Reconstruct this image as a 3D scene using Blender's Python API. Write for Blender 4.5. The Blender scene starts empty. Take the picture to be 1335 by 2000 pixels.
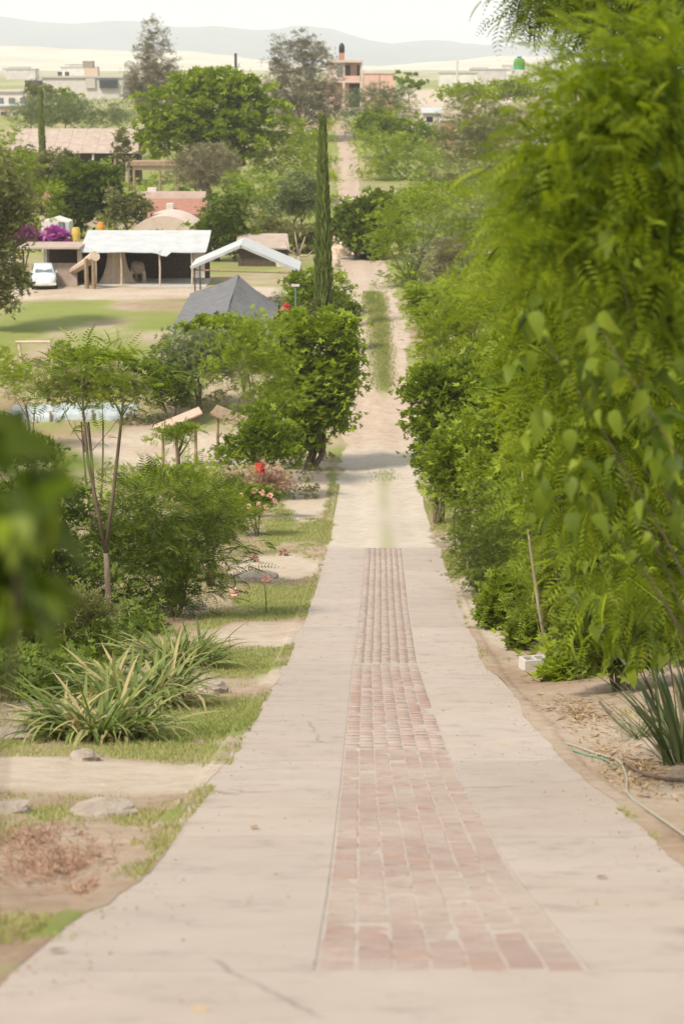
import bpy, math, random
import numpy as np
from mathutils import Vector, Matrix, Euler

random.seed(7)
RNG = np.random.default_rng(11)
SC = bpy.context.scene
COL = SC.collection
PI = math.pi

# ------------------------------------------------------------------ camera
FPX, CPX, CPY, HZN = 3900.0, 667.5, 1000.0, 130.0      # photo-pixel focal length, centre and horizon row
PITCH = math.atan((CPY - HZN) / FPX)
CAMZ = 16.0
cam_d = bpy.data.cameras.new('camera'); cam = bpy.data.objects.new('camera', cam_d); COL.objects.link(cam)
cam.location = (0, 0, CAMZ); cam.rotation_euler = (PI / 2 - PITCH, 0, 0)
cam_d.sensor_fit = 'VERTICAL'; cam_d.sensor_height = 36.0; cam_d.sensor_width = 36.0
cam_d.lens = FPX / 2000.0 * 36.0
cam_d.clip_start = 0.05; cam_d.clip_end = 30000
cam_d.dof.use_dof = True; cam_d.dof.focus_distance = 34.0; cam_d.dof.aperture_fstop = 2.8
SC.camera = cam

# ------------------------------------------------------------------ sky, sun, exposure
SUN_EL, SUN_AZ = math.radians(52), math.radians(-138)      # azimuth from +Y (view direction), negative = left
W = bpy.data.worlds.new('World'); SC.world = W; W.use_nodes = True
wn = W.node_tree.nodes; wl = W.node_tree.links; wn.clear()
sky = wn.new('ShaderNodeTexSky'); sky.sky_type = 'NISHITA'; sky.sun_disc = False
sky.sun_elevation = SUN_EL; sky.sun_rotation = SUN_AZ
sky.air_density = 1.0; sky.dust_density = 6.0; sky.ozone_density = 1.0
hsv = wn.new('ShaderNodeHueSaturation'); hsv.inputs['Saturation'].default_value = 0.12
mixw = wn.new('ShaderNodeMix'); mixw.data_type = 'RGBA'; mixw.inputs[0].default_value = 0.86
mixw.inputs[7].default_value = (6.2, 6.45, 6.65, 1)           # an even overcast veil over the whole dome
bg = wn.new('ShaderNodeBackground'); bg.inputs['Strength'].default_value = 0.092
wo = wn.new('ShaderNodeOutputWorld')
wl.new(sky.outputs[0], hsv.inputs['Color']); wl.new(hsv.outputs[0], mixw.inputs[6])
wl.new(mixw.outputs[2], bg.inputs['Color']); wl.new(bg.outputs[0], wo.inputs['Surface'])
sd = bpy.data.lights.new('sun', 'SUN'); sun = bpy.data.objects.new('sun', sd); COL.objects.link(sun)
sd.energy = 3.2; sd.angle = math.radians(8); sd.color = (1.0, 0.90, 0.765)
sdir = Vector((math.sin(SUN_AZ) * math.cos(SUN_EL), math.cos(SUN_AZ) * math.cos(SUN_EL), math.sin(SUN_EL)))
sun.rotation_euler = sdir.to_track_quat('Z', 'Y').to_euler(); sun.location = (0, 0, 60)
SC.view_settings.view_transform = 'Standard'; SC.view_settings.look = 'None'
SC.view_settings.gamma = 1.0; SC.view_settings.use_curve_mapping = False
SC.view_settings.exposure = 0.70
SC.render.engine = 'CYCLES'
cy = SC.cycles
cy.use_denoising = True; cy.max_bounces = 6; cy.diffuse_bounces = 3; cy.glossy_bounces = 2
cy.transmission_bounces = 4; cy.volume_bounces = 1; cy.transparent_max_bounces = 6
cy.caustics_reflective = False; cy.caustics_refractive = False

# ------------------------------------------------------------------ numeric helpers
def at(px, py, Y):
    """world point at forward distance Y seen at photo pixel (px, py)"""
    fx, fy, fz = 0.0, math.cos(PITCH), -math.sin(PITCH)
    ux, uy, uz = 0.0, math.sin(PITCH), math.cos(PITCH)
    a, b = (px - CPX), -(py - CPY)
    dx, dy, dz = a, fy * FPX + uy * b, fz * FPX + uz * b
    t = Y / dy
    return Vector((dx * t, Y, CAMZ + dz * t))

def ppm(Y):                                               # photo pixels per metre at distance Y
    return FPX / (Y * 1.012)

_perm = RNG.integers(0, 2 ** 31, 4096)
def _h(ix, iy, s):
    k = (ix.astype(np.int64) * 73856093) ^ (iy.astype(np.int64) * 19349663) ^ (s * 83492791)
    return (_perm[np.abs(k) % 4096] % 100003) / 100003.0
def vn(x, y, s=0):
    x = np.asarray(x, float); y = np.asarray(y, float)
    ix, iy = np.floor(x), np.floor(y); fx, fy = x - ix, y - iy
    fx = fx * fx * (3 - 2 * fx); fy = fy * fy * (3 - 2 * fy)
    a = _h(ix, iy, s); b = _h(ix + 1, iy, s); c = _h(ix, iy + 1, s); d = _h(ix + 1, iy + 1, s)
    return (a * (1 - fx) + b * fx) * (1 - fy) + (c * (1 - fx) + d * fx) * fy
def fbm(x, y, s=0, o=3):
    r = 0; amp = 0.5; t = 0
    for i in range(o):
        r = r + amp * vn(np.asarray(x) * 2 ** i, np.asarray(y) * 2 ** i, s + i * 17); t += amp; amp *= 0.5
    return r / t
def sstep(a, b, x):
    t = np.clip((np.asarray(x, float) - a) / (b - a), 0, 1); return t * t * (3 - 2 * t)

# terrain profile along the road (forward distance, height) and road centre line
_PY = np.array([-60, 0, 3, 6.67, 10.4, 16.88, 29.16, 40, 52.5, 66.4, 78.5, 86.7, 97.3, 109.7, 125, 145.4, 190, 232, 294, 346, 400, 500, 800, 1600, 3500, 9000, 14000.])
_PZ = np.array([15.0, 14.75, 13.95, 12.81, 11.64, 9.9, 7.1, 5.15, 3.3, 1.35, 0.55, 0.62, 1.95, 2.45, 2.25, 1.85, 1.2, 1.05, 2.25, 5.0, 8.2, 8.0, 8.6, 9.5, 12, 14, 14.])
_XY = np.array([-60, 0, 6.7, 16.9, 29.2, 52.5, 66, 86, 110, 125, 145, 232, 294, 346, 600.])
_XX = np.array([0.3, 0.33, 0.40, 0.50, 0.66, 1.12, 1.28, 1.72, 1.9, 1.75, 1.58, 0.74, 1.1, 0.45, 0.4])
_ss = np.linspace(0, 1, 6000); _YS = -60 + 14060 * _ss ** 3
def _smooth(xs, ys):
    out = np.zeros_like(_YS)
    for k, w in ((-1, .25), (-.5, .5), (0, .75), (.5, .5), (1, .25)):
        out += w * np.interp(_YS + k * np.clip(np.abs(_YS) * 0.05, 0.6, 60), xs, ys)
    return out / 2.25
_ZS = _smooth(_PY, _PZ); _XS = _smooth(_XY, _XX)
def prof(Y): return np.interp(Y, _YS, _ZS)
def xc(Y): return np.interp(Y, _YS, _XS)
def ground(x, Y):
    x = np.asarray(x, float); Y = np.asarray(Y, float)
    dx = x - xc(Y); ad = np.abs(dx)
    off = sstep(1.5, 4.5, ad)
    z = prof(Y) + off * (fbm(x * .35, Y * .35, 3) - .5) * .28 + sstep(5, 30, ad) * (fbm(x * .05, Y * .05, 9) - .5) * 1.2 * sstep(20, 60, Y) * (1 - .8 * sstep(90, 100, Y) * (1 - sstep(125, 150, Y)))
    z = z + np.clip(dx - 2.2, 0, 8) * .07 * (1 - sstep(60, 120, Y))      # bank on the right
    z = z - 0.07 * (1 - sstep(1.55, 1.75, ad)) * (1 - sstep(350, 360, Y)) - 0.035 * sstep(1.55, 1.75, ad) * (1 - sstep(1.8, 3.2, ad)) * (1 - sstep(54, 58, Y))
    return z
def gz(x, Y): return float(ground(x, Y))
_HY = np.geomspace(3.0, 9000, 1200)
def hit(px, py):
    """where the view ray through a photo pixel meets the ground"""
    k = at(px, py, 1.0); ys = _HY
    for _ in range(2):
        d = CAMZ + (k.z - CAMZ) * ys - ground(k.x * ys, ys)
        i = int(np.argmax(d <= 0))
        if d[i] > 0: return at(px, py, 9000)
        ys = np.linspace(ys[max(i - 1, 0)], ys[i], 40)
    Y = float(ys[max(i, 0)]); q = at(px, py, Y); q.z = gz(q.x, Y); return q

# ------------------------------------------------------------------ materials
def _nt(name):
    m = bpy.data.materials.new(name); m.use_nodes = True
    n = m.node_tree.nodes; l = m.node_tree.links; n.clear()
    out = n.new('ShaderNodeOutputMaterial'); return m, n, l, out
def N(n, t, **kw):
    o = n.new('ShaderNode' + t)
    for k, v in kw.items():
        if k.startswith('i_'):
            key = k[2:]; o.inputs[int(key) if key.isdigit() else key.replace('_', ' ')].default_value = v
        else: setattr(o, k, v)
    return o
def mixc(n, l, fac, a, b, blend='MIX'):
    m = n.new('ShaderNodeMix'); m.data_type = 'RGBA'; m.blend_type = blend
    for sock, v in ((0, fac), (6, a), (7, b)):
        if hasattr(v, 'is_output') or hasattr(v, 'links'): l.new(v, m.inputs[sock])
        else: m.inputs[sock].default_value = v if not isinstance(v, tuple) else (v + (1,))[:4]
    return m.outputs[2]
def ramp(n, l, fac, stops):
    r = n.new('ShaderNodeValToRGB'); e = r.color_ramp.elements
    while len(e) < len(stops): e.new(0.5)
    for i, (p, c) in enumerate(stops):
        e[i].position = p; e[i].color = (c + (1,))[:4] if isinstance(c, tuple) else (c, c, c, 1)
    l.new(fac, r.inputs[0]); return r.outputs[0]
def noise(n, l, scale, detail=4, vec=None, rough=.55):
    t = N(n, 'TexNoise'); t.inputs['Scale'].default_value = scale; t.inputs['Detail'].default_value = detail
    t.inputs['Roughness'].default_value = rough
    if vec is not None: l.new(vec, t.inputs['Vector'])
    return t.outputs['Fac']
def plain(name, c1, c2, scale=6.0, rough=.85, bump=.3, bscale=40, stretch=None, rnd=0.0, metal=0):
    """two-tone weathered surface"""
    m, n, l, out = _nt(name)
    tc = N(n, 'TexCoord'); v = tc.outputs['Object']
    if stretch:
        mp = N(n, 'Mapping'); mp.inputs['Scale'].default_value = stretch; l.new(v, mp.inputs['Vector']); v = mp.outputs[0]
    a = noise(n, l, scale, 6, v, .65)
    c = ramp(n, l, a, [(.32, c1), (.68, c2)])
    if rnd:
        oi = N(n, 'ObjectInfo'); hs = N(n, 'HueSaturation'); l.new(c, hs.inputs['Color'])
        mr = N(n, 'MapRange'); l.new(oi.outputs['Random'], mr.inputs[0]); mr.inputs[3].default_value = 1 - rnd; mr.inputs[4].default_value = 1 + rnd
        l.new(mr.outputs[0], hs.inputs['Value']); c = hs.outputs[0]
    p = N(n, 'BsdfPrincipled'); p.inputs['Roughness'].default_value = rough; p.inputs['Metallic'].default_value = metal
    p.inputs['Specular IOR Level'].default_value = .3
    l.new(c, p.inputs['Base Color'])
    if bump:
        b = N(n, 'Bump'); b.inputs['Strength'].default_value = bump; b.inputs['Distance'].default_value = .02
        l.new(noise(n, l, bscale, 5, v), b.inputs['Height']); l.new(b.outputs[0], p.inputs['Normal'])
    l.new(p.outputs[0], out.inputs['Surface']); return m
def leafmat(name, stops, trans=.35, rough=.55):
    """leaves: every leaf takes its own shade from the ramp"""
    m, n, l, out = _nt(name)
    at_ = N(n, 'Attribute', attribute_name='tint'); oi = N(n, 'ObjectInfo')
    ad = N(n, 'Math', operation='ADD'); l.new(at_.outputs['Fac'], ad.inputs[0]); l.new(oi.outputs['Random'], ad.inputs[1])
    fr = N(n, 'Math', operation='PINGPONG'); l.new(ad.outputs[0], fr.inputs[0]); fr.inputs[1].default_value = 1.0
    c = ramp(n, l, fr.outputs[0], [(i / (len(stops) - 1), s) for i, s in enumerate(stops)])
    p = N(n, 'BsdfPrincipled'); p.inputs['Roughness'].default_value = rough; p.inputs['Specular IOR Level'].default_value = .25
    l.new(c, p.inputs['Base Color'])
    t = N(n, 'BsdfTranslucent')
    hs = N(n, 'HueSaturation'); hs.inputs['Saturation'].default_value = 1.12; hs.inputs['Value'].default_value = 1.5
    l.new(c, hs.inputs['Color']); l.new(hs.outputs[0], t.inputs['Color'])
    mx = N(n, 'MixShader'); mx.inputs[0].default_value = trans
    l.new(p.outputs[0], mx.inputs[1]); l.new(t.outputs[0], mx.inputs[2]); l.new(mx.outputs[0], out.inputs['Surface'])
    return m

M = {}
M['leaf_bright'] = leafmat('leaf_bright', [(.06, .10, .010), (.14, .20, .014), (.27, .34, .026)], 0.3)
M['leaf_lime'] = leafmat('leaf_lime', [(.085, .13, .014), (.17, .235, .02), (.30, .36, .035)], 0.32)
M['leaf_deep'] = leafmat('leaf_deep', [(.04, .06, .009), (.085, .125, .014), (.165, .215, .026)], 0.25)
M['leaf_grey'] = leafmat('leaf_grey', [(.10, .125, .05), (.165, .20, .08), (.25, .285, .13)], 0.22)
M['leaf_olive'] = leafmat('leaf_olive', [(.108, .120, .042), (.168, .174, .060), (.240, .240, .090)], .25)
M['leaf_tan'] = leafmat('leaf_tan', [(.143, .127, .072), (.209, .187, .110), (.286, .259, .165)], .2)
M['leaf_near'] = leafmat('leaf_near', [(.045, .08, .007), (.12, .185, .012), (.27, .335, .024)], 0.38)
M['leaf_broad'] = leafmat('leaf_broad', [(.06, .095, .010), (.13, .18, .018), (.24, .30, .035)], 0.38)
M['leaf_strap'] = leafmat('leaf_strap', [(.08, .12, .025), (.15, .20, .045), (.26, .29, .10), (.42, .33, .17)], .3)
M['leaf_sword'] = leafmat('leaf_sword', [(.054, .090, .030), (.090, .132, .042), (.156, .180, .084), (.312, .264, .156)], .15)
M['leaf_cypress'] = leafmat('leaf_cypress', [(.09, .12, .03), (.15, .195, .045), (.24, .28, .07)], 0.1)
M['leaf_dry'] = leafmat('leaf_dry', [(.20, .12, .06), (.30, .20, .11), (.42, .32, .20)], .15)
M['leaf_red'] = leafmat('leaf_red', [(.26, .13, .085), (.34, .21, .145), (.42, .30, .22)], .2)
M['petal_magenta'] = leafmat('petal_magenta', [(.32, .05, .26), (.42, .09, .36), (.52, .16, .46)], .35)
M['petal_red'] = leafmat('petal_red', [(.55, .04, .07), (.65, .07, .10), (.70, .18, .20)], .3)
M['petal_pink'] = leafmat('petal_pink', [(.70, .30, .28), (.78, .45, .40), (.82, .62, .55)], .3)
M['grass_blade'] = leafmat('grass_blade', [(.11, .16, .03), (.18, .225, .055), (.29, .30, .10), (.42, .36, .19)], .3)
M['bark'] = plain('bark', (.10, .07, .045), (.20, .155, .11), 9, .9, .8, 30, (1, 1, .25))
M['bark_pale'] = plain('bark_pale', (.26, .21, .15), (.40, .34, .26), 9, .9, .6, 30, (1, 1, .25))
M['concrete_old'] = plain('concrete_old', (.38, .36, .32), (.50, .47, .42), 5)
M['stone'] = plain('stone', (.24, .195, .155), (.36, .305, .255), 7, .9, .8, 25)
M['white_roof'] = plain('white_roof', (.38, .395, .40), (.50, .51, .51), 1.2, .6, .1)
M['white_wall'] = plain('white_wall', (.54, .50, .46), (.66, .62, .58), 2.0)
M['pale_grey'] = plain('pale_grey', (.46, .43, .40), (.56, .53, .49), .8)
M['pink_wall'] = plain('pink_wall', (.55, .34, .27), (.64, .43, .35), 1.5)
M['cream_pink'] = plain('cream_pink', (.50, .39, .33), (.60, .49, .42), 1.5)
M['pink_roof'] = plain('pink_roof', (.32, .245, .20), (.44, .355, .30), 1.2, .7)
M['red_roof'] = plain('red_roof', (.26, .11, .075), (.38, .20, .15), 3)
M['brick_red'] = plain('brick_red', (.34, .16, .10), (.46, .26, .18), 6)
M['wood'] = plain('wood', (.22, .15, .09), (.40, .29, .19), 7, .85, .6, 25, (1, 1, .3))
M['wood_pale'] = plain('wood_pale', (.44, .34, .25), (.62, .51, .40), 7, .85, .5, 25, (1, 1, .3))
M['wood_pink'] = plain('wood_pink', (.42, .28, .21), (.56, .40, .32), 4, .85, .4, 25)
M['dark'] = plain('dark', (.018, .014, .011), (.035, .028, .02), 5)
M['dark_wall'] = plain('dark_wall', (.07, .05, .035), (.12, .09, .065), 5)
M['shade_net'] = plain('shade_net', (.11, .11, .115), (.17, .17, .175), 2.5, .7, .3, 60)
M['metal_dark'] = plain('metal_dark', (.05, .05, .055), (.09, .09, .095), 8, .5)
M['louvre'] = plain('louvre', (.09, .09, .11), (.14, .14, .16), 4, .6)
M['black'] = plain('black', (.012, .012, .013), (.03, .03, .03), 8, .45, 0)
M['orange'] = plain('orange', (.62, .25, .03), (.70, .33, .06), 5)
M['yellow'] = plain('yellow', (.60, .42, .08), (.70, .52, .14), 5)
M['green_paint'] = plain('green_paint', (.05, .26, .10), (.09, .33, .15), 5)
M['car_paint'] = plain('car_paint', (.50, .56, .58), (.60, .66, .68), 3, .25, 0)
M['car_glass'] = plain('car_glass', (.10, .13, .14), (.20, .23, .24), 3, .1, 0)
M['rubber'] = plain('rubber', (.015, .015, .015), (.03, .03, .03), 8)
M['light_lens'] = plain('light_lens', (.60, .58, .50), (.72, .70, .62), 8, .15, 0)
M['hose'] = plain('hose', (.28, .25, .20), (.42, .38, .31), 30, .6, 0)
M['hose_green'] = plain('hose_green', (.10, .22, .15), (.18, .32, .22), 30, .6, 0)
M['tarp_blue'] = plain('tarp_blue', (.30, .36, .40), (.44, .49, .51), 2.5, .5, .3, 15)
M['hill_far'] = plain('hill_far', (.07, .085, .09), (.14, .145, .135), .004, .95, 0)
M['hill_pale'] = plain('hill_pale', (.40, .36, .27), (.58, .53, .42), .008, .95, 0)
M['town_wall'] = plain('town_wall', (.50, .47, .44), (.70, .67, .63), .3, .9, 0, rnd=.2)
M['leaf_litter'] = M['leaf_dry']

def mat_ground():
    m, n, l, out = _nt('earth_and_turf')
    tc = N(n, 'TexCoord'); v = tc.outputs['Object']
    g = N(n, 'Attribute', attribute_name='grass').outputs['Fac']
    s = N(n, 'Attribute', attribute_name='sand').outputs['Fac']
    n1 = noise(n, l, 3.5, 8, v, .7); n2 = noise(n, l, .35, 5, v); n3 = noise(n, l, 22, 4, v, .7)
    soil = ramp(n, l, n1, [(.25, (.205, .132, .085)), (.5, (.295, .205, .140)), (.75, (.375, .285, .205))])
    sand = ramp(n, l, n1, [(.25, (.368, .296, .224)), (.5, (.448, .376, .296)), (.75, (.512, .448, .368))])
    sa = N(n, 'Math', operation='MULTIPLY_ADD'); l.new(n2, sa.inputs[0]); sa.inputs[1].default_value = .8; l.new(s, sa.inputs[2])
    sf = N(n, 'MapRange'); l.new(sa.outputs[0], sf.inputs[0]); sf.inputs[1].default_value = .55; sf.inputs[2].default_value = 1.1
    base = mixc(n, l, sf.outputs[0], soil, sand)
    turf = ramp(n, l, n3, [(.25, (.085, .130, .025)), (.5, (.150, .200, .045)), (.78, (.260, .285, .090))])
    turf2 = mixc(n, l, n2, turf, (.26, .27, .085))
    ga = N(n, 'Math', operation='MULTIPLY_ADD'); l.new(n1, ga.inputs[0]); ga.inputs[1].default_value = .9; l.new(g, ga.inputs[2])
    gb = N(n, 'Math', operation='MULTIPLY_ADD'); l.new(n3, gb.inputs[0]); gb.inputs[1].default_value = .5; l.new(ga.outputs[0], gb.inputs[2])
    gf = N(n, 'MapRange'); l.new(gb.outputs[0], gf.inputs[0]); gf.inputs[1].default_value = 1.02; gf.inputs[2].default_value = 1.42
    c = mixc(n, l, gf.outputs[0], base, turf2)
    p = N(n, 'BsdfPrincipled'); p.inputs['Roughness'].default_value = .95; p.inputs['Specular IOR Level'].default_value = .1
    l.new(c, p.inputs['Base Color'])
    b = N(n, 'Bump'); b.inputs['Strength'].default_value = .7; b.inputs['Distance'].default_value = .04
    l.new(noise(n, l, 14, 8, v, .7), b.inputs['Height']); l.new(b.outputs[0], p.inputs['Normal'])
    l.new(p.outputs[0], out.inputs['Surface']); return m
M['ground'] = mat_ground()

def mat_track():
    m, n, l, out = _nt('dirt_track')
    tc = N(n, 'TexCoord'); v = tc.outputs['Object']
    g = N(n, 'Attribute', attribute_name='grass').outputs['Fac']
    s = N(n, 'Attribute', attribute_name='sand').outputs['Fac']
    n1 = noise(n, l, 2.2, 8, v, .7); n3 = noise(n, l, 18, 4, v, .7)
    soil = ramp(n, l, n1, [(.25, (.312, .226, .164)), (.5, (.385, .295, .226)), (.75, (.459, .369, .295))])
    pale = ramp(n, l, n1, [(.25, (.37, .315, .255)), (.5, (.455, .40, .335)), (.75, (.52, .47, .405))])
    base = mixc(n, l, s, soil, pale)
    turf = ramp(n, l, n3, [(.25, (.150, .180, .045)), (.5, (.220, .250, .070)), (.78, (.310, .320, .120))])
    ga = N(n, 'Math', operation='MULTIPLY_ADD'); l.new(n1, ga.inputs[0]); ga.inputs[1].default_value = .9; l.new(g, ga.inputs[2])
    gb = N(n, 'Math', operation='MULTIPLY_ADD'); l.new(n3, gb.inputs[0]); gb.inputs[1].default_value = .5; l.new(ga.outputs[0], gb.inputs[2])
    gf = N(n, 'MapRange'); l.new(gb.outputs[0], gf.inputs[0]); gf.inputs[1].default_value = 1.0; gf.inputs[2].default_value = 1.5
    c = mixc(n, l, gf.outputs[0], base, turf)
    p = N(n, 'BsdfPrincipled'); p.inputs['Roughness'].default_value = .95; p.inputs['Specular IOR Level'].default_value = .1
    l.new(c, p.inputs['Base Color'])
    b = N(n, 'Bump'); b.inputs['Strength'].default_value = .6; b.inputs['Distance'].default_value = .04
    l.new(noise(n, l, 9, 8, v, .7), b.inputs['Height']); l.new(b.outputs[0], p.inputs['Normal'])
    l.new(p.outputs[0], out.inputs['Surface']); return m
M['track'] = mat_track()

def mat_concrete():
    m, n, l, out = _nt('brushed_concrete')
    tc = N(n, 'TexCoord'); v = tc.outputs['Object']
    mp = N(n, 'Mapping'); mp.inputs['Scale'].default_value = (.6, 5, 1); l.new(v, mp.inputs['Vector'])
    a = noise(n, l, 1.1, 8, v, .65); b_ = noise(n, l, 14, 6, mp.outputs[0], .7); c_ = noise(n, l, .35, 4, v)
    c = ramp(n, l, a, [(.3, (.305, .255, .22)), (.55, (.375, .318, .275)), (.8, (.42, .362, .318))])
    c = mixc(n, l, b_, c, (.415, .35, .305), 'MIX')
    f = N(n, 'MapRange'); l.new(c_, f.inputs[0]); f.inputs[1].default_value = .45; f.inputs[2].default_value = .75; f.inputs[4].default_value = .35
    c = mixc(n, l, f.outputs[0], c, (.385, .30, .225))
    oi = N(n, 'ObjectInfo'); hs = N(n, 'HueSaturation'); l.new(c, hs.inputs['Color'])
    mr = N(n, 'MapRange'); l.new(oi.outputs['Random'], mr.inputs[0]); mr.inputs[3].default_value = .94; mr.inputs[4].default_value = 1.06
    l.new(mr.outputs[0], hs.inputs['Value'])
    vo = N(n, 'TexVoronoi', feature='DISTANCE_TO_EDGE'); vo.inputs['Scale'].default_value = .42
    wv = N(n, 'TexNoise'); wv.inputs['Scale'].default_value = 2.2; wv.inputs['Detail'].default_value = 6; l.new(v, wv.inputs['Vector'])
    wa = mixc(n, l, .12, v, wv.outputs['Color']); l.new(wa, vo.inputs['Vector'])
    cr = ramp(n, l, vo.outputs['Distance'], [(.0, .62), (.006, 1.0)])
    msk = ramp(n, l, noise(n, l, .8, 2, v), [(.50, 0.0), (.60, 1.0)])
    st = ramp(n, l, noise(n, l, 2.6, 7, v, .75), [(.28, .70), (.46, .98), (.60, 1.0), (.74, 1.08)])
    c0 = mixc(n, l, 1.0, hs.outputs[0], st, 'MULTIPLY'); c1 = mixc(n, l, 1.0, c0, cr, 'MULTIPLY'); c0 = mixc(n, l, msk, c0, c1)
    sp = noise(n, l, 55, 3, v, .8)
    sr = ramp(n, l, sp, [(.27, .72), (.36, 1.0)])
    c = mixc(n, l, 1.0, c0, sr, 'MULTIPLY')
    p = N(n, 'BsdfPrincipled'); p.inputs['Roughness'].default_value = .85; p.inputs['Specular IOR Level'].default_value = .3
    l.new(c, p.inputs['Base Color'])
    mp2 = N(n, 'Mapping'); mp2.inputs['Scale'].default_value = (3, 60, 3); l.new(v, mp2.inputs['Vector'])
    b = N(n, 'Bump'); b.inputs['Strength'].default_value = .35; b.inputs['Distance'].default_value = .008
    l.new(noise(n, l, 2, 6, mp2.outputs[0], .7), b.inputs['Height']); l.new(b.outputs[0], p.inputs['Normal'])
    l.new(p.outputs[0], out.inputs['Surface']); return m
M['concrete'] = mat_concrete()

def mat_brick(name, hue):
    m, n, l, out = _nt(name)
    tc = N(n, 'TexCoord'); geo = N(n, 'NewGeometry'); v = geo.outputs['Position']
    oi = N(n, 'ObjectInfo'); at_ = N(n, 'Attribute', attribute_name='tint')
    ad = N(n, 'Math', operation='ADD'); l.new(oi.outputs['Random'], ad.inputs[0]); l.new(at_.outputs['Fac'], ad.inputs[1])
    fr = N(n, 'Math', operation='PINGPONG'); l.new(ad.outputs[0], fr.inputs[0]); fr.inputs[1].default_value = 1.0
    c = ramp(n, l, fr.outputs[0], hue)
    wear = noise(n, l, 9, 7, v, .7); big = noise(n, l, .55, 4, v)
    mr = N(n, 'MapRange'); l.new(big, mr.inputs[0]); mr.inputs[1].default_value = .35; mr.inputs[2].default_value = .65; mr.inputs[3].default_value = -.2; mr.inputs[4].default_value = .22
    wa = N(n, 'Math', operation='ADD'); l.new(wear, wa.inputs[0]); l.new(mr.outputs[0], wa.inputs[1])
    wr = ramp(n, l, wa.outputs[0], [(.40, 0.06), (.78, .75)])
    c = mixc(n, l, wr, c, (.42, .355, .30))
    p = N(n, 'BsdfPrincipled'); p.inputs['Roughness'].default_value = .9; p.inputs['Specular IOR Level'].default_value = .2
    l.new(c, p.inputs['Base Color'])
    b = N(n, 'Bump'); b.inputs['Strength'].default_value = .6; b.inputs['Distance'].default_value = .008
    l.new(noise(n, l, 45, 6, v, .7), b.inputs['Height']); l.new(b.outputs[0], p.inputs['Normal'])
    l.new(p.outputs[0], out.inputs['Surface']); return m
M['paver'] = mat_brick('clay_paver', [(0, (.30, .215, .185)), (.35, (.32, .24, .205)), (.7, (.335, .265, .23)), (1, (.32, .21, .17))])
M['cobble'] = mat_brick('worn_cobble', [(0, (.31, .245, .21)), (.5, (.35, .28, .24)), (1, (.33, .25, .21))])
M['mortar'] = plain('mortar', (.36, .31, .265), (.43, .38, .33), 6, .9, .5, 40)
M['mortar_dark'] = plain('mortar_dark', (.21, .17, .145), (.29, .24, .205), 6, .9, .5, 40)

# ------------------------------------------------------------------ object helpers
ORG = {}
def tag(o, label=None, cat=None, group=None, kind=None):
    if label: o['label'] = label
    if cat: o['category'] = cat
    if group: o['group'] = group
    if kind: o['kind'] = kind
    return o
def thing(name, label, cat, loc, group=None):
    o = bpy.data.objects.new(name, None); COL.objects.link(o); o.location = loc; o.empty_display_size = .2
    ORG[o.name] = Vector(loc); return tag(o, label, cat, group)
def link(name, me, mat, parent=None, loc=None):
    o = bpy.data.objects.new(name, me); COL.objects.link(o)
    if mat is not None and not me.materials: me.materials.append(M[mat] if isinstance(mat, str) else mat)
    if parent is not None: o.parent = parent; ORG[o.name] = ORG[parent.name]
    if loc is not None: o.location = loc
    return o
def np_mesh(name, V, Fs, tint=None, smooth=False, attrs=None):
    """V (n,3); Fs list of (m,k) index arrays"""
    me = bpy.data.meshes.new(name)
    Fs = [np.asarray(f, np.int32) for f in Fs if len(f)]
    nl = sum(f.size for f in Fs); nf = sum(len(f) for f in Fs)
    me.vertices.add(len(V)); me.vertices.foreach_set('co', np.asarray(V, np.float32).ravel())
    me.loops.add(nl); me.polygons.add(nf)
    me.loops.foreach_set('vertex_index', np.concatenate([f.ravel() for f in Fs]))
    tot = np.concatenate([np.full(len(f), f.shape[1], np.int32) for f in Fs]); st = np.concatenate([[0], np.cumsum(tot)[:-1]]).astype(np.int32)
    me.polygons.foreach_set('loop_start', st); me.polygons.foreach_set('loop_total', tot)
    if smooth: me.polygons.foreach_set('use_smooth', np.ones(nf, bool))
    if tint is not None:
        a = me.attributes.new('tint', 'FLOAT', 'POINT'); a.data.foreach_set('value', np.asarray(tint, np.float32))
    for k, v in (attrs or {}).items():
        a = me.attributes.new(k, 'FLOAT', 'POINT'); a.data.foreach_set('value', np.asarray(v, np.float32).ravel())
    me.update(calc_edges=True); me.validate(); return me

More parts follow.
